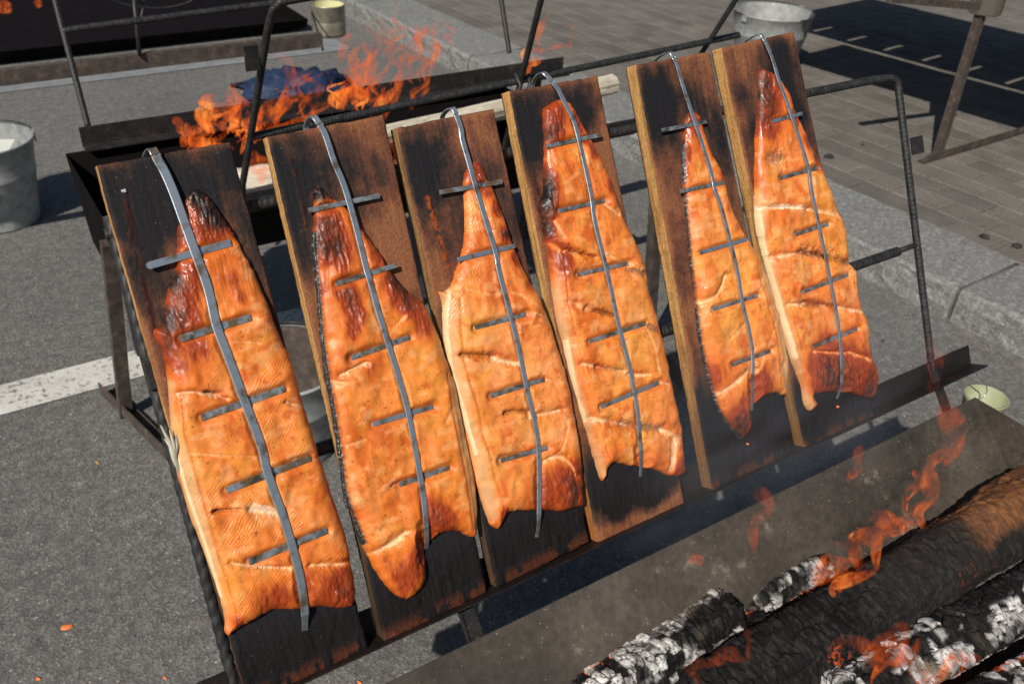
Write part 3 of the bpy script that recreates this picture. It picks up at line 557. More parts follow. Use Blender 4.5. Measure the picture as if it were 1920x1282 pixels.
for i, Fd in enumerate(FI):
    C = CL[i]
    # outline in rack coordinates, slightly ragged
    ol = [rl(px, py, .004)[:2] for px, py in Fd['o']]
    ol = np.array(catmull(ol, 5, True)); ar = np.arange(len(ol))
    ol = ol + (np.stack([vn(ar*.9, ar*0, 3+i), vn(ar*.9, ar*0, 8+i)], 1)-.5)*.0018
    g = .00115; lo = ol.min(0)-2*g; hi = ol.max(0)+2*g
    nx = int((hi[0]-lo[0])/g)+1; ny = int((hi[1]-lo[1])/g)+1
    gx, gyy = np.meshgrid(lo[0]+np.arange(nx)*g, lo[1]+np.arange(ny)*g); P = np.stack([gx.ravel(), gyy.ravel()], 1)
    best = np.full(len(P), 9.); bq = P.copy(); ins = np.zeros(len(P), bool)
    for a, b in zip(ol, np.roll(ol, -1, 0)):
        d, q = segd(P, a, b); k = d < best; best[k] = d[k]; bq[k] = q[k]
        if a[1] != b[1]:
            k = ((a[1] > P[:, 1]) != (b[1] > P[:, 1])) & (P[:, 0] < (b[0]-a[0])*(P[:, 1]-a[1])/(b[1]-a[1])+a[0]); ins ^= k
    sd = np.where(ins, best, -best)
    snap = sd < .35*g
    x, y = P[:, 0], P[:, 1]; top = ol[:, 1].max(); bot = ol[:, 1].min(); Ln = top-bot; tt = (top-y)/Ln
    T = Fd['T']*(.50+.5*sst(0, .42, tt))*(1-.12*sst(.85, 1, tt))
    R = .016+.012*sst(0, .5, tt)
    e = np.clip(sd/R, 0, 1); prof = np.sqrt(np.clip(1-(1-e)**2.4, 0, 1))
    lump = (fbm(x*32, y*24, 100+i, 3)-.5)
    H0 = prof*(T + lump*.0095)
    # char field
    ch = .16*(fbm(x*45, y*16, 40+i)-.5)*2
    for bx, by, br, bs in Fd['char']:
        p = rl(bx, by, .012)[:2]; rr = 1.3*br*pxm(bx, by); ch = ch + 1.2*bs*np.exp(-((x-p[0])**2+(y-p[1])**2*.55)/rr**2)
    ch = ch*(.40+.75*fbm(x*150, y*55, 50+i, 4)+.50*fbm(x*480, y*130, 55+i, 3)) + .22*np.exp(-(sd/.003)**2)*fbm(x*90, y*90, 6)
    wr = sst(.25, .9, ch); fz = sst(.42, .05, tt)*.7+wr*.6
    H0 = H0 + prof*fz*(fbm(x*520+6*vn(y*30, x*20, 4), y*38, 64+i, 3)-.5)*.0026
    H1 = H0 + prof*wr*((fbm(x*420, y*150, 61+i, 3)-.5)*.0030 + (fbm(x*160, y*120, 63+i, 2)-.5)*.0030)
    # muscle grain: curved chevrons in patches
    ww = (x-ol[:, 0].mean()); ph = (y*.95+ww*(1.1 if i % 2 else -.9)+.004*fbm(x*40, y*40, 70+i)*3)
    pat = sst(.38, .55, fbm(x*22, y*16, 81+i, 2))
    H1 = H1 + prof*(1-wr)*pat*.00040*np.sin(ph*2*math.pi/.0042)
    H1 = H1 + prof*(fbm(x*110, y*80, 90+i, 3)-.5)*.0009*(1-wr) + prof*(1-wr)*(fbm(x*26, y*60, 95+i, 2)-.5)*.0030
    # flesh colour
    k1 = fbm(x*55, y*30, 200+i, 4); k2 = fbm(x*18, y*14, 210+i, 3); k3 = fbm(x*260, y*200, 220+i, 3)
    col = np.tile(np.array([[.68, .200, .030], [.65, .188, .026], [.71, .232, .056], [.68, .206, .036], [.68, .205, .042], [.70, .192, .038]][i]), (len(P), 1))
    col = mixc(col, (.77, .28, .10), sst(.45, .75, k1)*.8*Fd.get('pink', .35)+.3*pat*(np.sin(ph*2*math.pi/.0042) > .3))
    col = mixc(col, (.76, .27, .045), sst(.5, .8, k2)*.7)
    col = mixc(col, (.62, .15, .022), sst(.48, .8, k3)*.45); k4 = fbm(x*38, y*22, 260+i, 4); col = mixc(col, (.66, .16, .018), sst(.50, .72, k4)*.7); col = mixc(col, (.42, .075, .010), sst(.60, .78, k4)*.6); col = mixc(col, (.70, .30, .06), sst(.55, .75, fbm(x*24, y*18, 280+i, 3))*.6); col = col*(.86+.28*fbm(x*140, y*60, 290+i, 3))[:, None]; st = fbm(x*420+6*vn(y*30, x*20, 4), y*26, 64+i, 3); col = mixc(col, (.50, .085, .012), sst(.5, .75, st)*sst(.45, .05, tt)*.75)
    gl = .25+.5*sst(.5, .7, fbm(x*70, y*50, 230+i, 3))
    # cuts
    for ty, pl_, wd in Fd['cuts']:
        pp = [rl(px, py, .014)[:2] for px, py in catmull(pl_, 4)]; wm = wd*pxm(*pl_[0])*(1.3 if ty in 'wdg' else 1.)
        d = pld(P, pp) + (fbm(x*300, y*300, 240)-.5)*wm*.7 + (fbm(x*70, y*70, 241+i)-.5)*wm*1.2
        k = np.exp(-(d/wm)**2)
        ppn = np.array(pp); o_ = np.argsort(ppn[:, 0]); sg = y-np.interp(x, ppn[o_, 0], ppn[o_, 1]) if np.ptp(ppn[:, 0]) > np.ptp(ppn[:, 1]) else x-np.interp(-y, -ppn[:, 1][np.argsort(-ppn[:, 1])], ppn[:, 0][np.argsort(-ppn[:, 1])]) if False else y-np.interp(x, ppn[o_, 0], ppn[o_, 1])
        hz = np.ptp(ppn[:, 0]) > .6*np.ptp(ppn[:, 1]); wide = np.exp(-(d/(wm*2.2))**2)
        up_ = sst(-.2, .6, sg/wm) if hz else 1.; dn_ = sst(.6, -.5, sg/wm) if hz else 1.
        if ty in 'wWgdD':
            dep = dict(w=.0038, W=.0034, g=.0065, d=.0065, D=.009)[ty]
            H1 = H1 - prof*k*dep + prof*wide*.0014*up_ - prof*wide*.0010*dn_
            cw_ = dict(w=(.82, .60, .36), W=(.86, .72, .52), g=(.15, .12, .09), d=(.13, .028, .010), D=(.02, .018, .02))[ty]
            amt = .9 if ty in 'WD' else .75
            col = mixc(col, (.50, .10, .016), wide*up_*.5*(ty in 'wd'))
            col = mixc(col, cw_, sst(.35, .85, k)*amt*(dn_ if ty in 'w' and hz else 1.)*(.7+.3*sst(.35, .6, fbm(x*260, y*260, 88))))
            ch = ch*(1-.8*k*dn_)
        elif ty == 'f': H1 = H1 - prof*k*.0012+wide*.0008*prof; col = mixc(col, (.80, .42, .17), sst(.4, .9, k)*.65*(.4+.6*sst(.35, .6, fbm(x*200, y*200, 89)))); ch = ch*(1-k)
    rim = np.exp(-(np.maximum(sd, 0)/.0100)**1.5)*sst(.35, .6, fbm(x*50, y*50, 340+i, 3)+.1)*(.5 if i in (2, 4) else .95); col = mixc(col, (.50, .088, .010), rim); col = mixc(col, (.74, .33, .055), sst(.50, .66, fbm(x*17, y*13, 341+i, 3))*.32); up = sst(.40, .02, tt)*sst(.38, .62, fbm(x*60, y*22, 342+i, 4))*(.5 if i in (2, 4) else .85); col = mixc(col, (.52, .090, .010), up)
    sk = sst(.76, .82, fbm(x*430, y*430, 310+i, 2))*(fbm(x*60, y*60, 311+i, 2) > .47); col = mixc(col, (.13, .028, .010), sk*.8)
    col = mixc(col, (.52, .095, .012), sst(.52, .70, fbm(x*95, y*70, 320+i, 4))*sst(.42, .6, fbm(x*20, y*16, 321+i, 2))*.75)
    col = mixc(col, (.80, .38, .15), sst(.56, .72, fbm(x*50, y*90, 330+i, 3))*.45)
    for pl_, wd in Fd['belly']:
        pp = [rl(px, py, .008)[:2] for px, py in catmull(pl_, 4)]; wm = wd*pxm(*pl_[0]); d = pld(P, pp); k = np.exp(-(d/wm)**2)
        col = mixc(col, (.54, .33, .15), sst(.3, .95, k+(k1-.5)*.8)*.75); H1 = H1 - k*prof*.004; ch = ch*(1-.6*k)
        k = np.exp(-((d-wm*1.25)/.0025)**2)*(sd > wm*1.2); H1 = H1-k*.0016; col = mixc(col, (.45, .12, .02), k*.4)
    for pl_, wd in Fd['white']:
        pp = [rl(px, py, .008)[:2] for px, py in catmull(pl_, 4)]; wm = wd*pxm(*pl_[0]); d = pld(P, pp); k = np.exp(-(d/wm)**2)
        col = mixc(col, (.70, .56, .33), sst(.3, .8, k)*.8); H1 = H1+k*.0012
    cc = ch
    col = mixc(col, (.60, .135, .016), sst(.05, .34, cc)*.9); col = mixc(col, (.30, .042, .008), sst(.26, .60, cc)); col = mixc(col, (.13, .024, .010), sst(.72, 1.2, cc)); col = mixc(col, (.045, .014, .010), sst(1.1, 1.55, cc)*sst(.3, .6, fbm(x*300, y*140, 57)+.25)); col = mixc(col, (.008, .005, .005), sst(1.5, 2.0, cc)); fl = sst(.66, .74, fbm(x*600, y*260, 350+i, 2)); col = mixc(col, (.16, .05, .018), fl*sst(.7, 1.1, cc)*.7)
    gl = np.clip(gl+.25*sst(.2, .5, cc)-.4*sst(.6, 1.1, cc), 0, 1)
    for pl_, wd in Fd['skin']:
        pp = [rl(px, py, .004)[:2] for px, py in catmull(pl_, 4)]; wm = wd*pxm(*pl_[0]); d = pld(P, pp)
        k = sst(1.2, .7, d/wm); col = mixc(col, (.022, .02, .018), k); col = mixc(col, (.3, .28, .25), k*(fbm(x*700, y*500, 91) > .68)*.6); H1 = np.where(k > .4, np.minimum(H1, .004+.002*fbm(x*300, y*300, 9)), H1)
    # the clip: bars press into the flesh
    G = H1.reshape(ny, nx)
    def hs(p):
        ix = int(round((p[0]-lo[0])/g)); iy = int(round((p[1]-lo[1])/g))
        if 0 <= ix < nx and 0 <= iy < ny and sd.reshape(ny, nx)[iy, ix] > 0: return max(0., float(G[iy, ix]))
        return 0.
    bars = []
    for a, b in C['b']:
        hh = .014
        for it in range(3):
            A = rl(*a, hh)[:2]; B = rl(*b, hh)[:2]; sm = [hs(A+(B-A)*t) for t in np.linspace(.05, .95, 15)]; sm = [q for q in sm if q > .002]
            hh = max(.0055, .74*float(np.mean(sm)) if sm else .0055)
        bars.append((A, B, hh))
    for A, B, hb in bars:
        d, _ = segd(P, A, B); lim = hb-.0006+np.clip(d-C['bw']*.42, 0, 1)*1.0+np.clip(d-.010, 0, 1)*.6; H1 = -.0014*np.logaddexp(-H1/.0014, -lim/.0014); H1 = np.minimum(H1, lim+.0003)
        k = sst(.012, .006, d); col = mixc(col, (.50, .105, .014), k*.55*sst(.4, .6, fbm(x*60, y*60, 300+i)))
        k = np.exp(-((d-.0065)/.002)**2); col = mixc(col, (.52, .13, .02), k*.25*(fbm(x*200, y*200, 4) > .5))
    G = H1.reshape(ny, nx)
    # strip
    sp = []
    for j, q in enumerate(catmull(C['s'], 3)):
        h = .010
        for it in range(3): h = max(.0035, hs(rl(*q, h)[:2]))
        sp.append([q, h])
    hv = np.array([q[1] for q in sp]); n = len(hv)
    hm = np.array([max(hv[max(0, j-2):j+3]) for j in range(n)]); hm = np.convolve(np.pad(hm, 4, 'edge'), np.ones(9)/9, 'valid')
    for A, B, hb in bars: pass
    j = np.arange(n); hm = np.maximum(hm, .0075*sst(0, 6, j)*sst(n-1, n-6, j)); tail = np.clip((n-1-j)/4, 0, 1); hm = np.convolve(np.pad(hm, 5, 'edge'), np.ones(11)/11, 'valid'); hm = np.maximum(.86*hm, .005*tail); hm = (hm+.0012)*tail + (-.004)*(1-tail)
    loc = [np.array([*rl(*q[0], h)[:2], h]) for q, h in zip(sp, hm)]
    # fish must stay below strip
    for j in range(n-1):
        d, _ = segd(P, loc[j][:2], loc[j+1][:2]); lim = max(0, min(loc[j][2], loc[j+1][2])-.0012)+np.clip(d-C['w']*.5, 0, 1)*.75; H1 = np.minimum(H1, np.where(d < .02, lim, 9.))
    H1 = np.where(snap, -.0006, np.maximum(H1, .0006))
    X = np.where(snap[:, None], bq, P)
    keep = (sd > -.8*g).reshape(ny, nx); okc = keep[:-1, :-1] & keep[1:, :-1] & keep[:-1, 1:] & keep[1:, 1:]
    s2 = snap.reshape(ny, nx); okc &= ~(s2[:-1, :-1] & s2[1:, :-1] & s2[:-1, 1:] & s2[1:, 1:])
    iy, ix = np.nonzero(okc); a = iy*nx+ix; Q4 = np.stack([a, a+1, a+nx+1, a+nx], 1)
    used = np.unique(Q4); mp = np.full(len(P), -1); mp[used] = np.arange(len(used)); Q4 = mp[Q4]
    ctr = np.array([(lo[0]+hi[0])/2, (lo[1]+hi[1])/2]); mat = RM @ Matrix.Translation(Vector((ctr[0], ctr[1], 0)))
    Vx = np.stack([X[used, 0]-ctr[0], X[used, 1]-ctr[1], H1[used]], 1)
    if i == 0:
        fish = thing('salmon_fillet', None, Fd['lab'], 'salmon', 'salmon sides grilling on planks', mat)
        fo = obj('flesh', Vx, Q4, M['fish'], None, None, True, col[used], gl[used]); fo.parent = fish
        # tattered pale fin hanging off the belly edge
        fm = MB(); rt = [rl(340, 900, .006), rl(322, 850, .008)]
        for tip, w in (((301, 797), .006), ((318, 806), .006), ((308, 822), .004), ((330, 815), .005)):
            a = rl(*tip, .010); b = rl(327, 858, .008); c2 = rl(345, 905, .005)
            pts = [Vector(RM @ Vector(q)) for q in (a, (a+b)/2+np.array([.002, 0, .001]), b, c2)]
            fm.tube(pts, [.0008, w*.42, w*.62, .001], 6)
        fn = fm.build('fin', M['fin'], fish, True)
        fn['label'] = 'tattered pale fin at the belly edge'
    else:
        fish = obj('salmon_fillet', Vx, Q4, M['fish'], None, mat, True, col[used], gl[used]); tag(fish, Fd['lab'], 'salmon', 'salmon sides grilling on planks')
    # ---- clip object
    topS = loc[0]; pt = (px2l(*PL[i]['c'][0])+px2l(*PL[i]['c'][1]))/2; cA = px2l(*PL[i]['c'][0]); cB = px2l(*PL[i]['c'][1])
    f = (topS[0]-cA[0])/(cB[0]-cA[0]); ttop = cA[1]+(cB[1]-cA[1])*f; th = PL[i]['th']; rise, fwd = C['hook']
    s0 = topS[0]; dx = (loc[3][0]-loc[0][0])/max(1e-4, abs(loc[3][1]-loc[0][1]))
    hk = [(s0-.004, ttop-.010, -th-.004), (s0-.004, ttop+rise*.35, -th-.0045), (s0-.003, ttop+rise*.85+.001, -th*.7), (s0-.002, ttop+rise+.0015, -th*.25), (s0-.001, ttop+rise*.8+.001, .004)]
    first = [p for p in loc if p[1] < ttop-.003]
    first[0][2] = max(first[0][2], .0045)
    path = catmull([np.array(q) for q in hk]+first[:1], 5)+first[1:]
    ck = thing('steel_clip', None, C['lab'], 'clip', 'steel clips pinning the salmon', RM @ Matrix.Translation(Vector(loc[n//2])))
    V3 = [Vector(q) for q in path]; vs = []; fs = []; tk = .0021; w = C['w']
    for j, p in enumerate(V3):
        d = (V3[min(j+1, len(V3)-1)]-V3[max(j-1, 0)]).normalized(); sx = Vector((1, 0, 0)); sx = (Vector((-d.y, d.x, 0)) if abs(d.y) > .25 else sx)
        if sx.x < 0: sx = -sx
        if j < 24: sx = (Vector((1, 0, 0))*(1-j/24)+sx.normalized()*(j/24))
        sx = (sx-d*sx.dot(d)).normalized(); nn = sx.cross(d)
        if nn.z < 0 and j > 22: nn = -nn
        if j <= 22: nn = -d.cross(Vector((1, 0, 0))).normalized()
        ww_ = w*(1 if j < len(V3)-4 else .8)
        for qx, qn in ((-.5, .3), (-.42, .5), (.42, .5), (.5, .3), (.5, -.3), (.42, -.5), (-.42, -.5), (-.5, -.3)): vs.append(p+sx*qx*ww_+nn*qn*tk)
    for j in range(len(V3)-1):
        for k in range(8): fs.append((j*8+k, j*8+(k+1) % 8, (j+1)*8+(k+1) % 8, (j+1)*8+k))
    fs += [tuple(range(7, -1, -1)), tuple((len(V3)-1)*8+k for k in range(8))]
    MB().add([RM @ p for p in vs], fs).build('strip', M['steel'], ck)
    for jb, (A, B, hb) in enumerate(bars):
        # bar height where it meets the strip
        dm = min(loc, key=lambda q: segd(q[None, :2], A, B)[0][0]); hc = min(hb+.0006, dm[2]-.0020); hc = max(hc, .0025)
        dA = Vector((A[0], A[1], hc)); dB = Vector((B[0], B[1], hc+(random.random()-.5)*.001)); w_ = C['bw']
        t = MB()
        if i == 0 and jb == 0:
            t.bar(RM @ (dA+Vector((.004, 0, 0))), RM @ dB, .0018, w_, RM.to_3x3() @ Vector((0, 1, 0)))
            cc_ = []; nseg = 14; d = (dB-dA).normalized(); pz = Vector((-d.y, d.x, 0)); c0 = dA+Vector((.004, 0, 0)); zz = Vector((0, 0, .0009))
            ring_ = [c0 + (d*-math.sin(math.pi*k/nseg)+pz*math.cos(math.pi*k/nseg))*w_/2 for k in range(nseg+1)]
            vs = [RM @ (q+zz) for q in ring_]+[RM @ (q-zz) for q in ring_]; m_ = nseg+1
            t.add(vs, [tuple(range(m_)), tuple(range(2*m_-1, m_-1, -1))]+[(k, k+m_, k+m_+1, k+1) for k in range(nseg)])
        else: t.bar(RM @ dA, RM @ dB, .0018, w_, RM.to_3x3() @ Vector((0, 1, 0)), .0004)
        ob = t.build('crossbar', M['steel'] if (jb*3+i) % 5 == 0 else M['dirty_steel'], ck)
# ================================================================ FIRE PANS
def sheetbox(name, poly, x0, x1, th, m, par, ends=True, endm=None):
    """trough: open-topped profile (y, z) swept along x, with end plates"""
    n = len(poly); t = MB(); 
    for a, b in zip(poly[:-1], poly[1:]):
        A = Vector((0, a[0], a[1])); B = Vector((0, b[0], b[1])); d = (B-A); L = d.length; d.normalize(); nn = Vector((0, -d.z, d.y))*th
        vs = [Vector((x, 0, 0))+q for x in (x0, x1) for q in (A, B, B-nn, A-nn)]
        w = MB().add(vs, [(0, 1, 2, 3), (7, 6, 5, 4), (0, 4, 5, 1), (1, 5, 6, 2), (2, 6, 7, 3), (3, 7, 4, 0)]); w.build('pan_wall', m, par)
    if ends:
        for xe, sgn in ((x0, -1), (x1, 1)):
            vs = [Vector((xe, q[0], q[1])) for q in poly]+[Vector((xe+sgn*th, q[0], q[1])) for q in poly]
            MB().add(vs, [tuple(range(n)), tuple(range(2*n-1, n-1, -1))]+[(i, (i+1) % n, n+(i+1) % n, n+i) for i in range(n)]).build('end_plate', endm or m, par)
# front pan
yw = float(gz(720, 1282, .65)[1]); xr = float(gz(1836, 751, .65)[0])
fp = thing('fire_pan', (.9, .4, 0), 'grey sheet steel fire pan with burning logs in front of the salmon', 'fire pan')
sheetbox('fire_pan', [(yw, .65), (yw-.15, .505), (-.05, .505), (-.2, .65)], -.2, xr, .003, M['sheet'], fp)
for x in (.05, xr-.14):
    for y in (-.02, yw-.2): MB().box(x, x+.035, y, y+.035, 0, .50).build('leg', M['black_steel'], fp)
def make_log(name, A, B, r, label, seed, style, group='logs burning in the front fire pan', bend=.0, sq=0.):
    A = Vector(A); B = Vector(B); d = (B-A).normalized(); L = (B-A).length
    up = Vector((0, 0, 1)); sx = d.cross(up).normalized(); uz = sx.cross(d)
    n1 = int(L/.0019); n2 = int(2*math.pi*r/.0019)
    j, k = np.meshgrid(np.arange(n1+1), np.arange(n2), indexing='ij'); s = (j/n1*L).ravel(); an = (k/n2*2*math.pi).ravel()
    q = an*r
    # alligator char: jittered cells, longer round the log than along
    cw, chh = (.015, .031) if style != 'big' else (.016, .036)
    gx = s/cw + .5*(vn(q*30, s*8, seed)-.5)*2; ar = q/chh + .9*vn(s*25, q*12, seed+3); per = 2*math.pi*r/chh
    F1 = np.full(len(s), 9.); F2 = np.full(len(s), 9.); ID = np.zeros(len(s))
    bi = np.floor(gx); bj = np.floor(ar)
    for a in (-1, 0, 1):
        for b in (-1, 0, 1):
            ci = bi+a; cj = bj+b; cjw = np.mod(cj, round(per)) if per > 1 else cj
            px_ = ci+.15+.7*hsh(ci, cjw, seed); py_ = cj+.15+.7*hsh(ci, cjw, seed+5)
            dd = np.maximum(np.abs(px_-gx), np.abs(py_-ar)*.9)*.85+np.hypot(px_-gx, py_-ar)*.15
            k1 = dd < F1; F2 = np.where(k1, F1, np.minimum(F2, dd)); ID = np.where(k1, hsh(ci, cjw, seed+9), ID); F1 = np.where(k1, dd, F1)
    cr = sst(.015, .11, F2-F1)
    x = np.cos(an); z = np.sin(an)
    rr = r*(1+.10*(fbm(np.cos(an)*1.5+5, s*9+np.sin(an)*1.5, seed+20)-.5)*2)
    rr = rr*(1+.07*np.cos(3*an+seed+s*3)+.045*np.cos(5*an+seed*2+s*7)+.05*(fbm(s*22, np.cos(an)*2+np.sin(an)*3, seed+66, 3)-.5))
    if sq: rr = rr*(1-sq*np.abs(np.sin(2*an))**2*.5+sq*.2)
    fine = fbm(s*220, q*90, seed+30, 3)
    if style == 'ash': depth = np.ones(len(s)); ashm = sst(.47, .58, fbm(s*9, q*22, seed+7)+.30*(ID-.5)-.16*np.abs(z-.35)+.02)
    elif style == 'big':
        brown = .8*sst(.60, .72, s/L+.10*(fbm(s*30, q*20, seed+2)-.5))*sst(.30, .62, z-.55*x+.55*(fbm(s*18, q*18, seed+4)-.5))*sst(1.1, .9, s/L)
        depth = .25+.75*sst(.1, -.35, z); depth = np.maximum(depth*(1-brown), sst(.50, .36, s/L+.08*(fbm(s*20, q*20, seed+61)-.5))); ashm = sst(.25, .5, s/L)*sst(.15, -.25, z)*sst(.30, .6, fbm(s*15, q*15, seed+7)+.3*(ID-.5)+.12)  # left part kept as ashless black char in place of a cast shadow
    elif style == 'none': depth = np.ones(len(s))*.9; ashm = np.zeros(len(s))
    else: depth = np.ones(len(s))*.9; ashm = sst(.42, .6, fbm(s*13, q*13, seed+7)+.3*(ID-.5))
    rad = rr*(1)-(1-cr)*depth*.0065+depth*(ID-.5)*.004+(fine-.5)*.0022
    if style == 'big': rad = rad+((fbm(s*55, q*40, seed+11, 3)-.5)*.006+(1-np.abs(2*fbm(s*28+q*14, q*60-s*18, seed+15, 2)-1))**6*.004)*(1-depth)
    end = np.minimum(s, L-s); rad = rad*(.55+.45*sst(0, r*.5, end+.01*(hsh(k.ravel()*1., s*0, seed)-.5)))
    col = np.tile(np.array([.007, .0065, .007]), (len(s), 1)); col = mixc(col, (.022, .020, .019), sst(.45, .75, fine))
    if style == 'big':
        col = mixc(col, (.028, .024, .021), (1-depth)*.5)
        col = mixc(col, (.22, .088, .032), brown*(.5+.4*sst(.3, .6, fine))); col = mixc(col, (.10, .045, .03), brown*sst(.5, .7, fbm(s*40, q*30, seed+13)))
    rd = 1-np.abs(2*fbm(s*150, q*70, seed+51, 2)-1); cr = cr*(1-.8*sst(.93, .985, rd)*(depth > .5)); ashm = ashm*(.35+.65*sst(.3, .6, fbm(s*70, q*90, seed+53, 3)))
    grey = .22+.50*fbm(s*60, q*60, seed+17)*(.6+.8*ID); ac = np.stack([grey, grey*.97, grey*.95], 1)
    f = (ashm*sst(.35, .8, cr))[:, None]*.95; col = col*(1-f)+ac*f
    if style == 'ash': bf = (sst(.55, .7, fbm(s*8, q*8, seed+41))*sst(.4, .8, cr)*.6)[:, None]*(1-f); col = col*(1-bf)+np.array([.22, .18, .13])*bf
    bd = np.sin(s/L*math.pi)*bend
    V = [A+d*float(s_)+sx*float(r_*x_)+uz*float(r_*z_+b_) for s_, r_, x_, z_, b_ in zip(s, rad, x, z, bd)]
    fs = []
    for jj in range(n1):
        for kk in range(n2): a = jj*n2+kk; b = jj*n2+(kk+1) % n2; fs.append((b, a, a+n2, b+n2))
    cA = len(V); V += [A-d*.002, B+d*.002]; col = np.vstack([col, [[.05, .03, .02]]*2])
    for kk in range(n2): fs.append((kk, (kk+1) % n2, cA)); fs.append((n1*n2+(kk+1) % n2, n1*n2+kk, cA+1))
    ctr = (A+B)/2
    glow = (1-cr)*depth*sst(.60, .72, fbm(s*16, q*16, seed+71))*(z < .75)*(1. if style in ('ash', 'dark', 'none') else .6); glow = np.append(glow, [0, 0])
    o = obj(name, [v-ctr for v in V], fs, M['log'], None, Matrix.Translation(ctr), True, col, glow)
    return tag(o, label, 'log', group)
make_log('burnt_log', gz(1080, 1330, 0.555), gz(1375, 1140, 0.560), .043, 'cracked log coated in white ash, front left of the pan', 3, 'ash', sq=.25)
make_log('burnt_log', gz(1330, 1180, 0.530), gz(1550, 1055, 0.555), .026, 'slim white-ribbed log with a grey end, deepest against the pan wall', 14, 'ash')
make_log('burnt_log', gz(1290, 1360, 0.545), gz(1995, 915, 0.620), .062, 'thickest log, scorched brown on top and black below', 25, 'big', bend=.004)
make_log('burnt_log', gz(1560, 1330, 0.570), gz(2010, 1070, 0.585), .042, 'white and black checked log at the lower right corner', 36, 'ash')
make_log('burnt_log', gz(1780, 1370, 0.560), gz(2080, 1200, 0.570), .040, 'black log partly under the checked log, bottom right', 47, 'dark')
make_log('burnt_log', gz(1180, 1420, 0.525), gz(1450, 1180, 0.530), .045, 'log coloured black in place of shade, centre of the pan', 58, 'none')  # its all-black colour replaces a shadow over the pan centre
# ================================================================ FLAMES
def wisps(x0, x1, y0, y1, hgt, n, seed, w=5):
    r_ = random.Random(seed); out = []
    for k in range(n):
        x = r_.uniform(x0, x1); y = r_.uniform(y0, y1); H = hgt*r_.uniform(.4, 1.); a = r_.uniform(.10, .45)*H; c = r_.choice((-1, 1)); ln = r_.uniform(.1, .5)*H
        out.append(([(x, y), (x+c*a*.5+ln*.3, y-H*.28), (x-c*a*.4+ln*.6, y-H*.55), (x+c*a*.5+ln*.9, y-H*.8), (x+c*a*r_.uniform(.6, 1.5)+ln, y-H*.95)], w*r_.uniform(.6, 1.6)))
    return out
def flame(name, tongues, label, mat, yd, group, seed):
    """closed wavy tongues; each is a picture-plane guide line placed on the depth yd, with its own thickness"""
    r_ = random.Random(seed); V = []; Fs = []; al = []; e = 0
    for pts, w in tongues:
        off = (r_.random()-.5)*.05
        C = [gy(px, py, yd+off) for px, py in pts]; C = catmull(C, 8)
        C = [c+np.array([math.sin(k*.55+seed+off*90)*.0035, math.sin(k*.4+off*50)*.007, 0]) for k, c in enumerate(C)]
        n = len(C); seg = 16; w_ = w*.001*float(np.linalg.norm(C[0]-CAM))/1.7*(1.25 if yd < 1 else .55)
        base = len(V); nrm = None
        for k, c in enumerate(C):
            t = k/(n-1); d = Vector(C[min(k+1, n-1)]-C[max(k-1, 0)]).normalized()
            ax = d.cross(Vector((0, 1, 0))); ax = ax.normalized() if ax.length > 1e-3 else Vector((1, 0, 0)); ay = d.cross(ax)
            rr = w_*max(.02, math.sin(math.pi*min(1, (t*.90+.07)))**.75)*(1+.18*math.sin(k*.7+seed))*1.5
            for q in range(seg):
                an = 2*math.pi*q/seg; wob = 1+.14*math.sin(2*an+k*.35)
                V.append(Vector(c)+ax*math.cos(an)*rr*wob+ay*math.sin(an)*rr*.45*wob); al.append(math.sin(math.pi*min(1, t*.8+.14))**.8)
        for k in range(n-1):
            for q in range(seg): a = base+k*seg+q; b = base+k*seg+(q+1) % seg; Fs.append((a, b, b+seg, a+seg))
        Fs.append(tuple(base+q for q in range(seg-1, -1, -1))); Fs.append(tuple(base+(n-1)*seg+q for q in range(seg)))
    c = sum((v for v in V), Vector())/len(V)
    o = obj(name, [v-c for v in V], Fs, mat, None, Matrix.Translation(c), True, None, al)
    return tag(o, label, 'flame', group)
GF = 'flames over the front pan'
flame('flame', [([(1725,985),(1738,950),(1742,900),(1760,862),(1795,835),(1830,800)],11),([(1700,960),(1722,905),(1715,880)],9),([(1690,1000),(1718,985)],6)], 'curved orange flame licking up before the grey pan wall', M['flame'], .50, GF, 3)
flame('flame', [([(1780,860),(1788,810),(1770,770),(1775,740)],12),([(1760,745),(1750,700),(1745,660),(1750,620)],9),([(1790,800),(1812,780)],7)], 'faint flame rising to the right end of the angle iron', M['thinflame'], .55, GF, 5)
flame('flame', [([(1640,1060),(1660,1000),(1700,965),(1760,945)],10),([(1630,965),(1660,975),(1690,962)],9),([(1600,1020),(1625,1000),(1660,1010)],10)], 'pair of orange flames behind the brown scorched log', M['flame'], .46, GF, 7)
flame('flame', [([(1575,1110),(1600,1078),(1612,1045),(1590,1018),(1555,1015)],8),([(1560,1118),(1590,1090),(1650,1050)],8),([(1520,1090),(1560,1070),(1600,1040)],15)], 'bright flame curling at the end of the slim ribbed log', M['flame'], .42, GF, 9)
flame('flame', [([(1640,1282),(1660,1250),(1620,1215),(1560,1215)],9),([(1640,1210),(1680,1225),(1720,1200)],14),([(1700,1235),(1740,1265),(1790,1235),(1830,1230)],10),([(1670,1190),(1690,1210),(1660,1240)],13)], 'low orange flame tongues among the logs at bottom right', M['flame'], .26, GF, 11)
flame('flame', [([(1412,1030),(1420,980),(1435,940),(1425,920)],9)], 'faint thin flame wisp low on the pan wall, centre', M['thinflame'], .50, GF, 13)
flame('flame', [([(1595,905),(1605,885),(1602,862)],9),([(1615,840),(1608,870)],6)], 'faint flame wisp high on the pan wall', M['thinflame'], .55, GF, 17)
flame('flame', [([(1298,1058),(1303,1048),(1299,1040)],6)], 'tiny spark of flame left on the pan wall', M['flame'], .50, GF, 19)
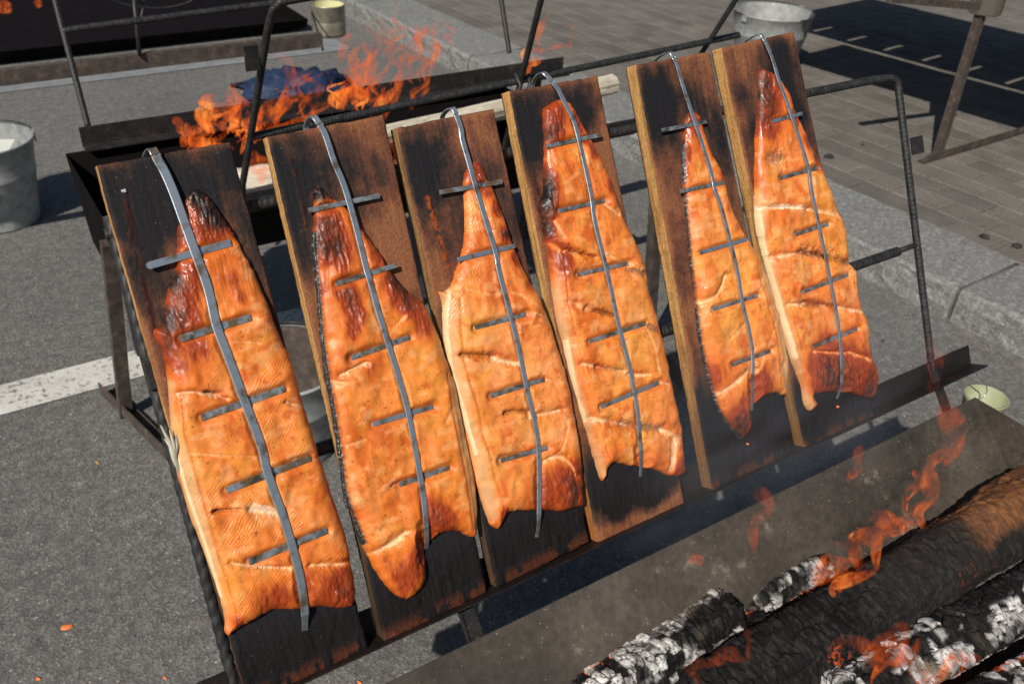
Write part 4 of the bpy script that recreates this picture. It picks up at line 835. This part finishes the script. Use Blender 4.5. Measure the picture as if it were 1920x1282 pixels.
flame('flame', [([(1300,1282),(1310,1250),(1345,1225),(1370,1235),(1400,1210),(1405,1190)],8)], 'small dull flame beside the ash-coated log', M['thinflame'], .30, GF, 21)
# ================================================================ MIDDLE UNIT
MYn = 2.06; MYf = 2.72
mp_ = thing('fire_pan', (1., 2.4, 0), 'black fire pan with tall flames behind the row of salmon', 'fire pan')
sheetbox('fire_pan', [(MYf-.04, .66), (MYf-.2, .46), (MYn+.22, .46), (MYn+.04, .66)], .27, 1.70, .003, M['soot'], mp_)
def stand(pb, pt, zt_, f0, f1_):
    MB().bar(gz(*pb, 0), gz(*pt, zt_), .035, .03, (0, 1, 0)).build('leg', M['rust'], mp_)
    a = gz(*f0, .012); b = gz(*f1_, .012); MB().prism([(0, 0), (.045, 0), (.045, .005), (.005, .005), (.005, .04), (0, .04)], a, b, (1, 0, 0), (0, 0, 1)).build('foot', M['rust'], mp_)
stand((236, 778), (203, 455), .60, (188, 738), (330, 880))
stand((1212, 668), (1232, 380), .60, (1150, 590), (1290, 740))
for x in (.34, 1.62): MB().bar((x, MYf-.1, 0), (x, MYf-.12, .47), .03, .03).build('leg', M['black_steel'], mp_)
def angle_beam(par, y, z, x0, x1, w=.045, m='black_steel', flip=1):
    MB().prism([(0, 0), (w*flip, 0), (w*flip, .004), (.004*flip, .004), (.004*flip, w), (0, w)], (x0, y, z), (x1, y, z), (0, 1, 0), (0, 0, 1)).build('angle_iron', M[m], par)
# rack A (near side, leaning toward us)
ra = thing('grill_rack', (1.1, 2.0, .2), 'empty black rod rack leaning toward us between planks and the middle fire', 'grill rack')
angle_beam(ra, MYn, .67, .50, 1.80, .05)
def rApt(px, z): 
    # rack A plane: y = MYn-.02 - (z-.19)*.53
    r = ray(px[0], px[1]); a = r[1]+.53*r[2]; b = (MYn-.02+.69*.53) - (CAM[1]+.53*CAM[2]); return CAM+r*b/a
A1 = rApt((470, 257), 0); A2 = rApt((1340, 77), 0)
zc = A1[2]; MB().tube([A1, rApt((1385, 66), 0)], .0085, 10, .12, .009, .002).build('middle_rod', M['rebar'], ra, True)
top = [rApt(p, 0) for p in ((455, 345), (470, 257), (490, 130), (503, 50), (512, 18), (525, 5), (545, 1), (620, -12), (900, -60))]
xl = A1[0]; q0 = np.array([top[0][0], MYn-.02, .67])
MB().tube([q0]+[p for p in top], .0075, 10, .12, .009, .002).build('side_rod', M['rebar'], ra, True)
for a, b in (((977, 150), (1016, -6)), ((1322, 90), (1392, -20))):
    P2 = rApt(a, 0); P3 = rApt(b, 0); dd = (P2-P3); P4 = P2+dd*((.68-P2[2])/dd[2])
    MB().tube([P4, P2, P3], .0072, 10, .12, .009, .002).build('upright_rod', M['rebar'], ra, True)
p = rApt((978, 150), 0); MB().tube([p+np.array([-.02, 0, .02]), p+np.array([-.012, -.015, -.01]), p+np.array([-.03, -.02, -.03])], .005, 8).tube([p+np.array([.02, 0, .01]), p+np.array([.012, -.02, -.005]), p+np.array([.0, -.03, -.03])], .005, 8).build('wire_tie', M['rebar'], ra, True)
p = rApt((486, 108), 0); MB().bar(p+np.array([-.03, 0, .0]), p, .004, .05, (0, 0, 1), .001).build('lug', M['black_steel'], ra)
# rack B (far side, leaning away)
rb_ = thing('grill_rack', (1., 2.8, .2), 'empty rod rack on the far side of the middle fire', 'grill rack')
B0 = gz(152, 262, .69); B1 = gz(1018, 108, .69); yb = B0[1]
def rBpt(px): r = ray(*px); a = r[1]-.49*r[2]; b = (yb-.49*.69)-(CAM[1]-.49*CAM[2]); return CAM+r*b/a
MB().prism([(0, 0), (-.05, 0), (-.05, .004), (-.004, .004), (-.004, .055), (0, .055)], (B0[0], yb, .67), (B1[0], yb, .67), (0, 1, 0), (0, 0, 1)).build('angle_iron', M['black_steel'], rb_)
MB().tube([rBpt((165, 236)), rBpt((100, -10))], .0085, 10, .1, .01, .003).build('side_rod', M['rebar'], rb_, True)
MB().tube([rBpt((118, 58)), rBpt((530, 4))], .0095, 10, .1, .01, .003).build('middle_rod', M['rebar'], rb_, True)
MB().tube([rBpt((955, 100)), rBpt((938, -12))], .0085, 10, .1, .01, .003).build('side_rod', M['rebar'], rb_, True)
MB().bar((B0[0]+.03, yb+.02, 0), (B0[0]+.03, yb+.02, .69), .05, .03).build('post', M['rust'], rb_)
MB().bar((B1[0]-.1, yb+.05, 0), (B1[0]-.1, yb+.02, .67), .03, .03).build('post', M['rust'], rb_)
# logs on the middle fire
def log2(a, za, b, zb, r, label, m, seed, sq=.2):
    A = Vector(gz(*a, za)); B = Vector(gz(*b, zb)); d = B-A; n = 26; pts = [A.lerp(B, k/n) for k in range(n+1)]; t = MB(); t.tube(pts, r, 22)
    for k, v in enumerate(t.v):
        i = k//22; an = k % 22; f = 1+.16*(hsh(np.float64(an), np.float64(seed), 2)-.5)+.10*(vn(np.float64(i*.4), np.float64(an), seed)-.5)
        c = pts[min(i, n)]; t.v[k] = tuple(c+(Vector(v)-c)*float(f))
    o = t.build('firewood_log', m, None, False); return tag(o, label, 'log', 'logs on the middle fire')
log2((700, 262), .62, (1150, 158), .65, .033, 'pale weathered split log jutting from the middle fire to the right', M['birch'], 2)
log2((440, 345), .60, (620, 320), .62, .045, 'scorched pale log glowing orange between the two left planks', M['birch'], 5)
log2((420, 400), .57, (900, 300), .57, .05, 'black charred log at the bottom of the middle fire', M['coal'], 8)
log2((600, 196), .17, (1015, 100), .24, .022, 'long black charred pole above the middle fire with a glowing right end', M['coal'], 11) if False else None
e1 = MB(); 
for k in range(26):
    c = Vector(gz(random.uniform(330, 900), random.uniform(300, 420), .55)); e1.lathe([(0, -.012), (.014, -.004), (.011, .010), (0, .014)], c, 7)
tag(e1.build('ember_bed', M['ember']), 'glowing embers under the logs of the middle fire', 'embers', None, 'stuff')
GM = 'flames over the middle fire'
yM = 2.40
flame('flame', [([(345,275),(350,250),(335,232),(325,228)],14),([(380,285),(372,250),(350,240)],12),([(420,278),(380,268),(345,262)],14),([(360,282),(400,275),(440,280)],12)]+wisps(340, 430, 262, 285, 70, 5, 1), 'leftmost bright flame over the first plank', M['flame'], yM, GM, 31)
flame('flame', [([(395,250),(375,215),(385,190),(410,180)],12),([(400,250),(390,220),(420,212),(455,200)],14),([(375,190),(400,200),(440,185)],9)]+wisps(390, 450, 240, 260, 90, 5, 2), 'flame with a square curl left of the bent rod', M['flame'], yM, GM, 33)
flame('flame', [([(440,250),(440,210),(450,190),(470,200)],12),([(440,190),(432,168),(443,158)],9),([(455,290),(470,240),(500,215),(560,185)],10),([(480,270),(500,200),(520,190)],12)]+wisps(440, 520, 240, 280, 90, 6, 7), 'flame wrapping round the bent rod', M['flame'], yM, GM, 35)
flame('flame', [([(520,240),(512,215),(530,190),(570,185),(595,205)],9),([(500,250),(540,235),(580,215),(600,180)],9),([(540,200),(545,150),(535,112),(520,115)],12),([(560,205),(590,175),(600,185)],8),([(515,230),(540,170),(550,120)],12)]+wisps(500, 600, 210, 250, 110, 9, 3), 'wispy curling flame above the second plank', M['thinflame'], yM, GM, 37)
flame('flame', [([(640,205),(630,190),(640,172),(675,175),(700,170)],16),([(665,200),(670,180),(700,165)],12),([(690,215),(720,190),(745,155)],12),([(640,200),(660,172),(672,160)],12)]+wisps(610, 720, 190, 225, 80, 7, 5), 'brightest flame just behind the long black rod', M['flame'], yM-.05, GM, 39)
flame('flame', [([(720,230),(735,190),(750,150),(755,110),(750,80)],12),([(690,160),(700,120),(690,90),(720,70)],14),([(730,120),(770,110),(800,115),(815,130)],9),([(680,150),(660,110),(680,80)],12),([(770,140),(780,80),(782,40)],8),([(740,100),(735,60),(760,50)],11)]+wisps(650, 790, 150, 215, 130, 14, 4), 'tall ragged flame over the gap of the second and third planks', M['thinflame'], yM+.05, GM, 41)
flame('flame', [([(700,100),(720,60),(705,30)],10),([(760,90),(800,60),(840,70),(850,90)],8),([(740,50),(745,10),(755,-10)],8),([(640,120),(645,80),(660,60)],10),([(780,90),(790,60),(820,40)],9)]+wisps(690, 850, 90, 130, 90, 9, 6, 4), 'faint flame tips highest over the middle fire', M['thinflame'], yM+.1, GM, 43)
flame('flame', [([(985,140),(1000,118),(1020,108)],10),([(990,120),(985,100),(1010,90)],9),([(1005,95),(1030,97)],7)], 'small flame at the right end of the middle fire', M['flame'], yM+.2, GM, 45)
flame('flame', [([(1010,85),(1015,50),(1030,20)],9),([(1070,90),(1075,60),(1060,40)],7),([(1030,92),(1070,85)],6)], 'faint flame wisps over the right end of the middle fire', M['thinflame'], yM+.2, GM, 47)
flame('flame', [([(460,330),(475,300),(470,280)],14),([(490,345),(500,310),(480,290)],14),([(470,325),(490,318),(500,310)],9)], 'orange flame in the gap right of the first plank', M['flame'], yM-.1, GM, 49)
flame('flame', [([(455,400),(480,408),(500,398),(520,402)],11)], 'low small flame near the bottom of the gap right of the first plank', M['flame'], yM-.1, GM, 50)
flame('flame', [([(735,350),(742,310),(738,280),(730,250)],10)], 'thin flame in the gap of the second and third planks', M['thinflame'], yM-.1, GM, 51)
# ================================================================ REAR LEFT UNIT
yc = 3.36; xE = float(gz(590, 60, .7)[0])
yh = float(gz(300, 96, 0)[1])+.02; xh = float(gz(575, 60, 0)[0])
cp = thing('fire_pan', (0, 7, 0), 'wide low fire pan at top left, black inside', 'fire pan')
sheetbox('fire_pan', [(yh+6, .12), (yh+5.8, .02), (yh+.06, .02), (yh, .09)], -6., xh, .004, M['soot'], cp)  # near-black sheet covering the dark area behind the rail
tag(MB().add([(-7, yh-.48, .004), (xh+.1, yh-.48, .004), (xh+.1, yh-.09, .004), (-7, yh-.09, .004)], [(0, 1, 2, 3)]).build('road_marking', M['oldpaint']), kind='structure')
rc = thing('grill_rack', (.6, yc, .7), 'rusty long rack at top left, with thin upright rods and a ring', 'grill rack')
MB().prism([(0, 0), (.028, 0), (.028, .05), (0, .05)], (-2.4, yc-.03, .675), (xE-.02, yc-.03, .675), (0, 1, 0), (0, 0, 1)).build('rail', M['rust'], rc)
xx = float(gz(437, 95, .67)[0]); MB().bar((xx, yc, 0), (xx, yc, .675), .03, .03).build('leg', M['black_steel'], rc)
MB().bar((xE-.03, yc, 0), (xE-.03, yc, .95), .045, .035).build('corner_post', M['rust'], rc)
MB().tube([gy(262, 106, yc-.04), gy(250, -12, yc-.02)], .007, 8).build('upright_rod', M['rebar'], rc, True)
MB().tube([gy(264, 40, yc-.04), gy(272, -8, yc+.02)], .005, 8).build('upright_rod', M['rebar'], rc, True)
hp = [gy(200, -4, 4.), gy(240, 10, 4.), (gy(300, 16, 4.)), gy(350, 6, 4.), gy(370, -8, 4.)]
MB().tube(catmull(hp, 6), .004, 8).build('hanging_ring', M['rebar'], rc, True)
flame('flame', [([(-5,18),(12,14),(25,17)],14)], 'dim flame at the far left edge of the top left pan', M['flame'], yh+1.2, 'flames in the top left pan', 61)
flame('flame', [([(66,12),(72,6),(78,3)],8)], 'small dim flame right of the edge flame, top left pan', M['flame'], yh+1.2, 'flames in the top left pan', 63)
# blue sack
c = Vector(gz(552, 166, .06)); t = MB()
vs = []; n1, n2 = 18, 30
for a in range(n1+1):
    for b in range(n2):
        ph = math.pi*a/n1; th = 2*math.pi*b/n2; k = .8+.75*(float(vn(np.float64(a*1.1), np.float64(b*.9), 5))-.3)
        vs.append(c+Vector((.30*math.sin(ph)*math.cos(th)*k, .22*math.sin(ph)*math.sin(th)*k, .09*math.cos(ph)*k)))
t.add(vs, [(a*n2+b, (a+1)*n2+b, (a+1)*n2+(b+1) % n2, a*n2+(b+1) % n2) for a in range(n1) for b in range(n2)])
tag(t.build('plastic_sack', M['blue'], None, True), 'crumpled blue plastic sack, coloured dark as if shaded, lying beyond the middle fire', 'sack')
# tin can
c = Vector(gz(618, 66, .55)); c.y = float(c.y); r = 29/F*float((c-Vector(CAM)).length); hC = r*1.75
can = thing('tin_can', c, 'dull tin can with a cream inside, hung beside the rusty corner post at the top', 'can')
MB().lathe([(0, .004), (r, .004), (r, .02), (r*.985, .024), (r, .03), (r, hC*.5), (r*.985, hC*.52), (r, hC*.54), (r, hC), (r*1.02, hC+.003), (r*.99, hC+.005)], c, 48).build('wall', M['tin'], can, True)
MB().lathe([(r*.97, hC+.003), (r*.97, .01), (0, .01)], c, 48).build('lining', M['cream'], can, True)
MB().tube([(xE-.01, yc, c.z+hC*.8), tuple(c+Vector((-r, 0, hC*.8)))], .004, 8).build('hook', M['black_steel'], can, True)
# ================================================================ BUCKETS
def bucket(px, py, rt, rb, h, label, extra=None, z0=0., hand=1, lin='zinc'):
    c = Vector(gz(px, py, z0)); b = thing('zinc_bucket', c, label, 'bucket', 'zinc buckets around the fires')
    MB().lathe([(0, .012), (rb*.96, .012), (rb, 0), (rb*1.01, .008), (rb+(rt-rb)*.2, h*.2), (rb+(rt-rb)*.6, h*.6), (rb+(rt-rb)*.62+.003, h*.615), (rb+(rt-rb)*.65, h*.64), (rt, h-.008), (rt+.005, h-.004), (rt+.005, h+.003), (rt-.002, h+.002)], c, 64).build('wall', M['zinc'], b, True)
    MB().lathe([(rt-.003, h), (rb+(rt-rb)*.5-.002, h*.5), (rb*.97, .016), (0, .016)], c, 64).build('lining', M[lin], b, True)
    for s in (-1, 1):
        MB().box(-.018, .018, -.003, .003, -.03, .012, .001).build('handle_lug', M['zinc'], None)
        o = COL.objects[-1]; o.parent = b; o.location = (s*(rt+.004), 0, h-.004); o.rotation_euler = (0, 0, math.pi/2)
    if hand:
        ps = [c+Vector((rt*1.03*math.cos(a), rt*1.1*math.sin(a), h+.002+.004*math.sin(a))) for a in [math.pi*k/24 for k in range(25)]]
        MB().tube(ps, .003, 8).build('handle', M['black_steel'], b, True)
    if extra: extra(b, c, rt, rb, h)
    return b
def paper(b, c, rt, rb, h):
    o = MB().add([c+Vector(p) for p in ((-.13, -.04, h*.55), (.08, -.12, h*.62), (.12, .04, h*.9), (-.04, .12, h*.9), (-.07, .0, h*.7), (.07, -.03, h*.8))], [(0, 1, 5, 4), (4, 5, 2, 3)]).build('pale_lining', M['lid'], b)
bucket(6, 412, .183, .136, .335, 'leftmost zinc bucket, cut off by the left edge of the picture', paper)
bucket(548, 835, .165, .118, .29, 'zinc bucket seen through the gap right of the first plank', lin='rust')
def redc(b, c, rt, rb, h): MB().lathe([(0, h*.62), (rt*.5, h*.62), (rt*.5, h*.64), (0, h*.64)], c+Vector((0, -rt*.35, 0)), 24).build('red_lid', M['red'], b)
bucket(1432, 122, .23, .17, .31, 'wide zinc bucket with something red inside, behind the two rightmost planks', redc, KH)
# green enamel cup by the pan
c = Vector(gy(1832, 788, yw+.075))
cup = thing('enamel_mug', c, 'pale green enamel mug half hidden behind the corner of the front pan', 'mug')
MB().lathe([(0, .0), (.038, 0), (.044, .06), (.046, .066), (.042, .066), (.036, .005), (0, .005)], c, 36).build('wall', M['cup'], cup, True)
ps = [c+Vector((.042+.020*math.sin(a), 0, .036+.022*math.cos(a))) for a in [math.pi*k/10 for k in range(11)]]
MB().tube(ps, .004, 8).build('handle', M['cup'], cup, True)
MB().tube(catmull([c+Vector((-.03, 0, .064)), c+Vector((-.02, 0, .10)), rw(bs1-.05, tb+.045, BK), rw(bs1-.02, tb+.035, BK)], 6), .0012, 6).build('wire', M['steel'], cup, True)
# ================================================================ TABLE ON THE PAVEMENT (its shadow lies on the pavers)
L0 = Vector(gz(1757, 300, KH))
tb_ = thing('steel_table', L0, 'low steel grill table on the pavement at top right, throwing a slatted shadow', 'table')
zt = .92
Lg = Vector(Ld)
def shadow_src(px, py, z):                             # where a thing of height z must be to shade that spot
    p = Vector(gz(px, py, KH)); return p - Lg*((z-KH)/(-Lg.z))
dF = Vector(gz(1918, 250, KH))-Vector(gz(1755, 300, KH)); dF.z = 0; dF.normalize()
MB().prism([(0, 0), (.035, 0), (.035, .004), (.004, .004), (.004, .035), (0, .035)], L0, (L0.x, L0.y, zt), (1, 0, 0), (0, 1, 0)).build('leg', M['rust'], tb_)
MB().prism([(0, 0), (.035, 0), (.035, .004), (.004, .004), (.004, .035), (0, .035)], L0-dF*.10+Vector((0, 0, .002)), L0+dF*.95+Vector((0, 0, .002)), (-dF.y, dF.x, 0), (0, 0, 1)).build('foot', M['rust'], tb_)
q = [shadow_src(*p, zt) for p in ((1735, 180), (1500, 128), (1235, -60), (1920, 110))]
# table top: two runs of boards with a long gap between them and short gaps across the far run
def lerp(a, b, t): return a+(b-a)*t
N1 = shadow_src(1790, 205, zt); N2 = shadow_src(1500, 118, zt); ex = (N2-N1); Lx = ex.length; ex.normalize(); ey_ = Vector((ex.y, -ex.x, 0))
if ey_.dot(Lg) < 0: ey_ = -ey_
def board(x0, x1, y0, y1, z=zt):
    vs = [N1+ex*x+ey_*y+Vector((0, 0, zz)) for zz in (0, .02) for x, y in ((x0, y0), (x1, y0), (x1, y1), (x0, y1))]
    for k in range(8): vs[k].z = z+(.0 if k < 4 else .02)
    MB().add(vs, [(3, 2, 1, 0), (4, 5, 6, 7), (0, 1, 5, 4), (1, 2, 6, 5), (2, 3, 7, 6), (3, 0, 4, 7)]).build('slat', M['rust'], tb_)
board(-.5, Lx*1.1, .0, .60)
board(-.5, Lx*1.75, .665, .72)
x = -.45; k = 0
while x < Lx*1.7:
    board(x, x+.235, .722, .95); x += .27
board(-.5, Lx*1.8, .952, 2.0)
MB().bar(gy(1668, -3, L0.y+.05), (L0.x+.01, L0.y+.02, gy(1800, 22, L0.y)[2]), .03, .03).build('rail', M['rust'], tb_)
for fx, fy in ((-.4, 1.9), (Lx*1.3, 2.3)):
    p = N1+ex*fx+ey_*fy; MB().bar((p.x, p.y, KH), (p.x, p.y, zt), .03, .03).build('leg', M['rust'], tb_)
# the pot
c = Vector(gy(1845, 26, L0.y+.02))
pot = thing('steel_pot', c, 'shiny steel pot hanging by the leg of the pavement table, top right', 'pot')
MB().lathe([(0, 0), (.06, .0), (.067, .008), (.069, .14), (.072, .143), (.066, .143), (.064, .014), (0, .008)], c, 40).build('wall', M['pot'], pot, True)
ps = [c+Vector((.07*math.cos(a), 0, .13+.08*math.sin(a))) for a in [math.pi*k/14 for k in range(15)]]
MB().tube(ps, .0025, 8).build('handle', M['pot'], pot, True)
# ================================================================ SMALL THINGS ON THE GROUND
def bit(name, px, py, z, sx, sy, h, m, label, cat, group=None, seed=0):
    r_ = random.Random(px*7+py); c = Vector(gz(px, py, z)); vs = []; n = 9
    for lvl, k in ((0, 1), (h*.7, .85), (h, .4)):
        for i in range(n):
            a = 2*math.pi*i/n; q = .7+.5*r_.random(); vs.append(Vector((sx*k*math.cos(a)*q, sy*k*math.sin(a)*q, lvl)))
    fs = [tuple(range(n-1, -1, -1)), tuple(range(2*n, 3*n))]+[(l*n+i, l*n+(i+1) % n, (l+1)*n+(i+1) % n, (l+1)*n+i) for l in (0, 1) for i in range(n)]
    o = obj(name, vs, fs, m, None, Matrix.Translation(c)@Matrix.Rotation(r_.random()*3, 4, 'Z')); return tag(o, label, cat, group)
gc = 'orange crumbs on the asphalt'
bit('salmon_crumb', 125, 1175, .001, .013, .007, .004, M['crumb'], 'biggest orange crumb on the asphalt, left of the first plank', 'crumb', gc)
bit('salmon_crumb', 72, 1272, .001, .007, .004, .003, M['crumb'], 'orange crumb at the bottom edge, lower left corner', 'crumb', gc)
bit('salmon_crumb', 309, 1270, .001, .005, .003, .002, M['crumb'], 'small orange crumb beside the left rod of the rack, bottom', 'crumb', gc)
bit('salmon_crumb', 674, 1279, .001, .007, .004, .003, M['crumb'], 'orange crumb between the rack and the front pan', 'crumb', gc)
bit('dry_leaf', 1690, 535, .001, .017, .012, .002, M['leaf'], 'yellow dry leaf at the foot of the kerb', 'leaf')
bit('straw_bit', 183, 867, .001, .010, .003, .002, M['leaf'], 'pale straw scrap on the asphalt below the painted line', 'scrap')
gk = 'charcoal lumps on the pavement'
bit('charcoal_lump', 1554, 295, KH, .026, .017, .016, M['coal'], 'charcoal lump on the pavement right of the last plank', 'charcoal', gk)
bit('charcoal_lump', 1846, 445, KH, .022, .017, .012, M['coal'], 'charcoal lump near the kerb right of the rack rod', 'charcoal', gk)
bit('charcoal_lump', 1907, 462, KH, .022, .018, .012, M['coal'], 'charcoal lump at the right edge by the kerb', 'charcoal', gk)
bit('charcoal_lump', 1617, 272, KH, .010, .007, .006, M['coal'], 'small charcoal flake on the pavement under the top rod', 'charcoal', gk)
bit('charcoal_lump', 1655, 640, .001, .010, .006, .004, M['coal'], 'charcoal scrap on the road left of the right rod', 'charcoal', gk)

# crumbs and ash lying on the rack
def fleck(name, px, py, h, r, m, label, cat, group=None):
    c = rpx(px, py, h); r_ = random.Random(px+py); bm = bmesh.new(); bmesh.ops.create_icosphere(bm, subdivisions=2, radius=r)
    for v in bm.verts: v.co = Vector((v.co.x*1.4, v.co.y, v.co.z*.7))*r_.uniform(.75, 1.25)
    bm.verts.index_update(); o = obj(name, [v.co.copy() for v in bm.verts], [[v.index for v in f.verts] for f in bm.faces], m, None, Matrix.Translation(c)); bm.free(); return tag(o, label, cat, group)
fleck('salmon_crumb', 1300, 937, -.010, .003, M['crumb'], 'orange crumb on the angle iron in the gap right of the fourth plank', 'crumb')
fleck('salmon_crumb', 1402, 832, .002, .002, M['crumb'], 'orange scrap on the fifth plank just below the pointed tongue', 'crumb')
fleck('ash_flake', 233, 358, .001, .0024, M['lid'], 'pale ash flake stuck on the black upper part of the first plank', 'ash')
fleck('salmon_crumb', 1571, 762, .003, .0024, M['crumb'], 'orange scrap at the lower end of the rightmost clip', 'crumb')
# smoke drifting off the front pan across the right-hand planks
sm = bpy.data.materials.new('smoke'); sm.use_nodes = True; t_ = sm.node_tree; t_.nodes.clear()
o_ = t_.nodes.new('ShaderNodeOutputMaterial'); pv = t_.nodes.new('ShaderNodeVolumePrincipled'); tc_ = t_.nodes.new('ShaderNodeTexCoord'); nz_ = t_.nodes.new('ShaderNodeTexNoise')
gr_ = t_.nodes.new('ShaderNodeTexGradient'); gr_.gradient_type = 'SPHERICAL'; ra_ = t_.nodes.new('ShaderNodeValToRGB'); mu_ = t_.nodes.new('ShaderNodeMath'); mu_.operation = 'MULTIPLY'; m2_ = t_.nodes.new('ShaderNodeMath'); m2_.operation = 'MULTIPLY'; m2_.inputs[1].default_value = 1.7
nz_.inputs['Scale'].default_value = 2.4; nz_.inputs['Detail'].default_value = 3; nz_.inputs['Distortion'].default_value = .8
t_.links.new(tc_.outputs['Object'], nz_.inputs['Vector']); t_.links.new(tc_.outputs['Object'], gr_.inputs['Vector']); t_.links.new(nz_.outputs['Fac'], ra_.inputs[0])
ra_.color_ramp.elements[0].position = .42; ra_.color_ramp.elements[1].position = .68
t_.links.new(ra_.outputs[0], mu_.inputs[0]); t_.links.new(gr_.outputs['Fac'], mu_.inputs[1]); t_.links.new(mu_.outputs[0], m2_.inputs[0]); t_.links.new(m2_.outputs[0], pv.inputs['Density'])
pv.inputs['Color'].default_value = (.75, .8, .88, 1); pv.inputs['Anisotropy'].default_value = .1; t_.links.new(pv.outputs[0], o_.inputs['Volume'])
bm = bmesh.new(); bmesh.ops.create_icosphere(bm, subdivisions=3, radius=1.); bm.verts.index_update()
pc = rpx(1430, 820, .10)
so_ = obj('smoke', [v.co.copy() for v in bm.verts], [[v.index for v in f.verts] for f in bm.faces], sm, None, Matrix.Translation(pc)@Euler((.3, .5, 0)).to_matrix().to_4x4()@Matrix.Diagonal((.34, .10, .36, 1)), True); bm.free()
tag(so_, 'thin blue smoke drifting up from the front pan across the fifth plank', 'smoke', None, 'stuff')
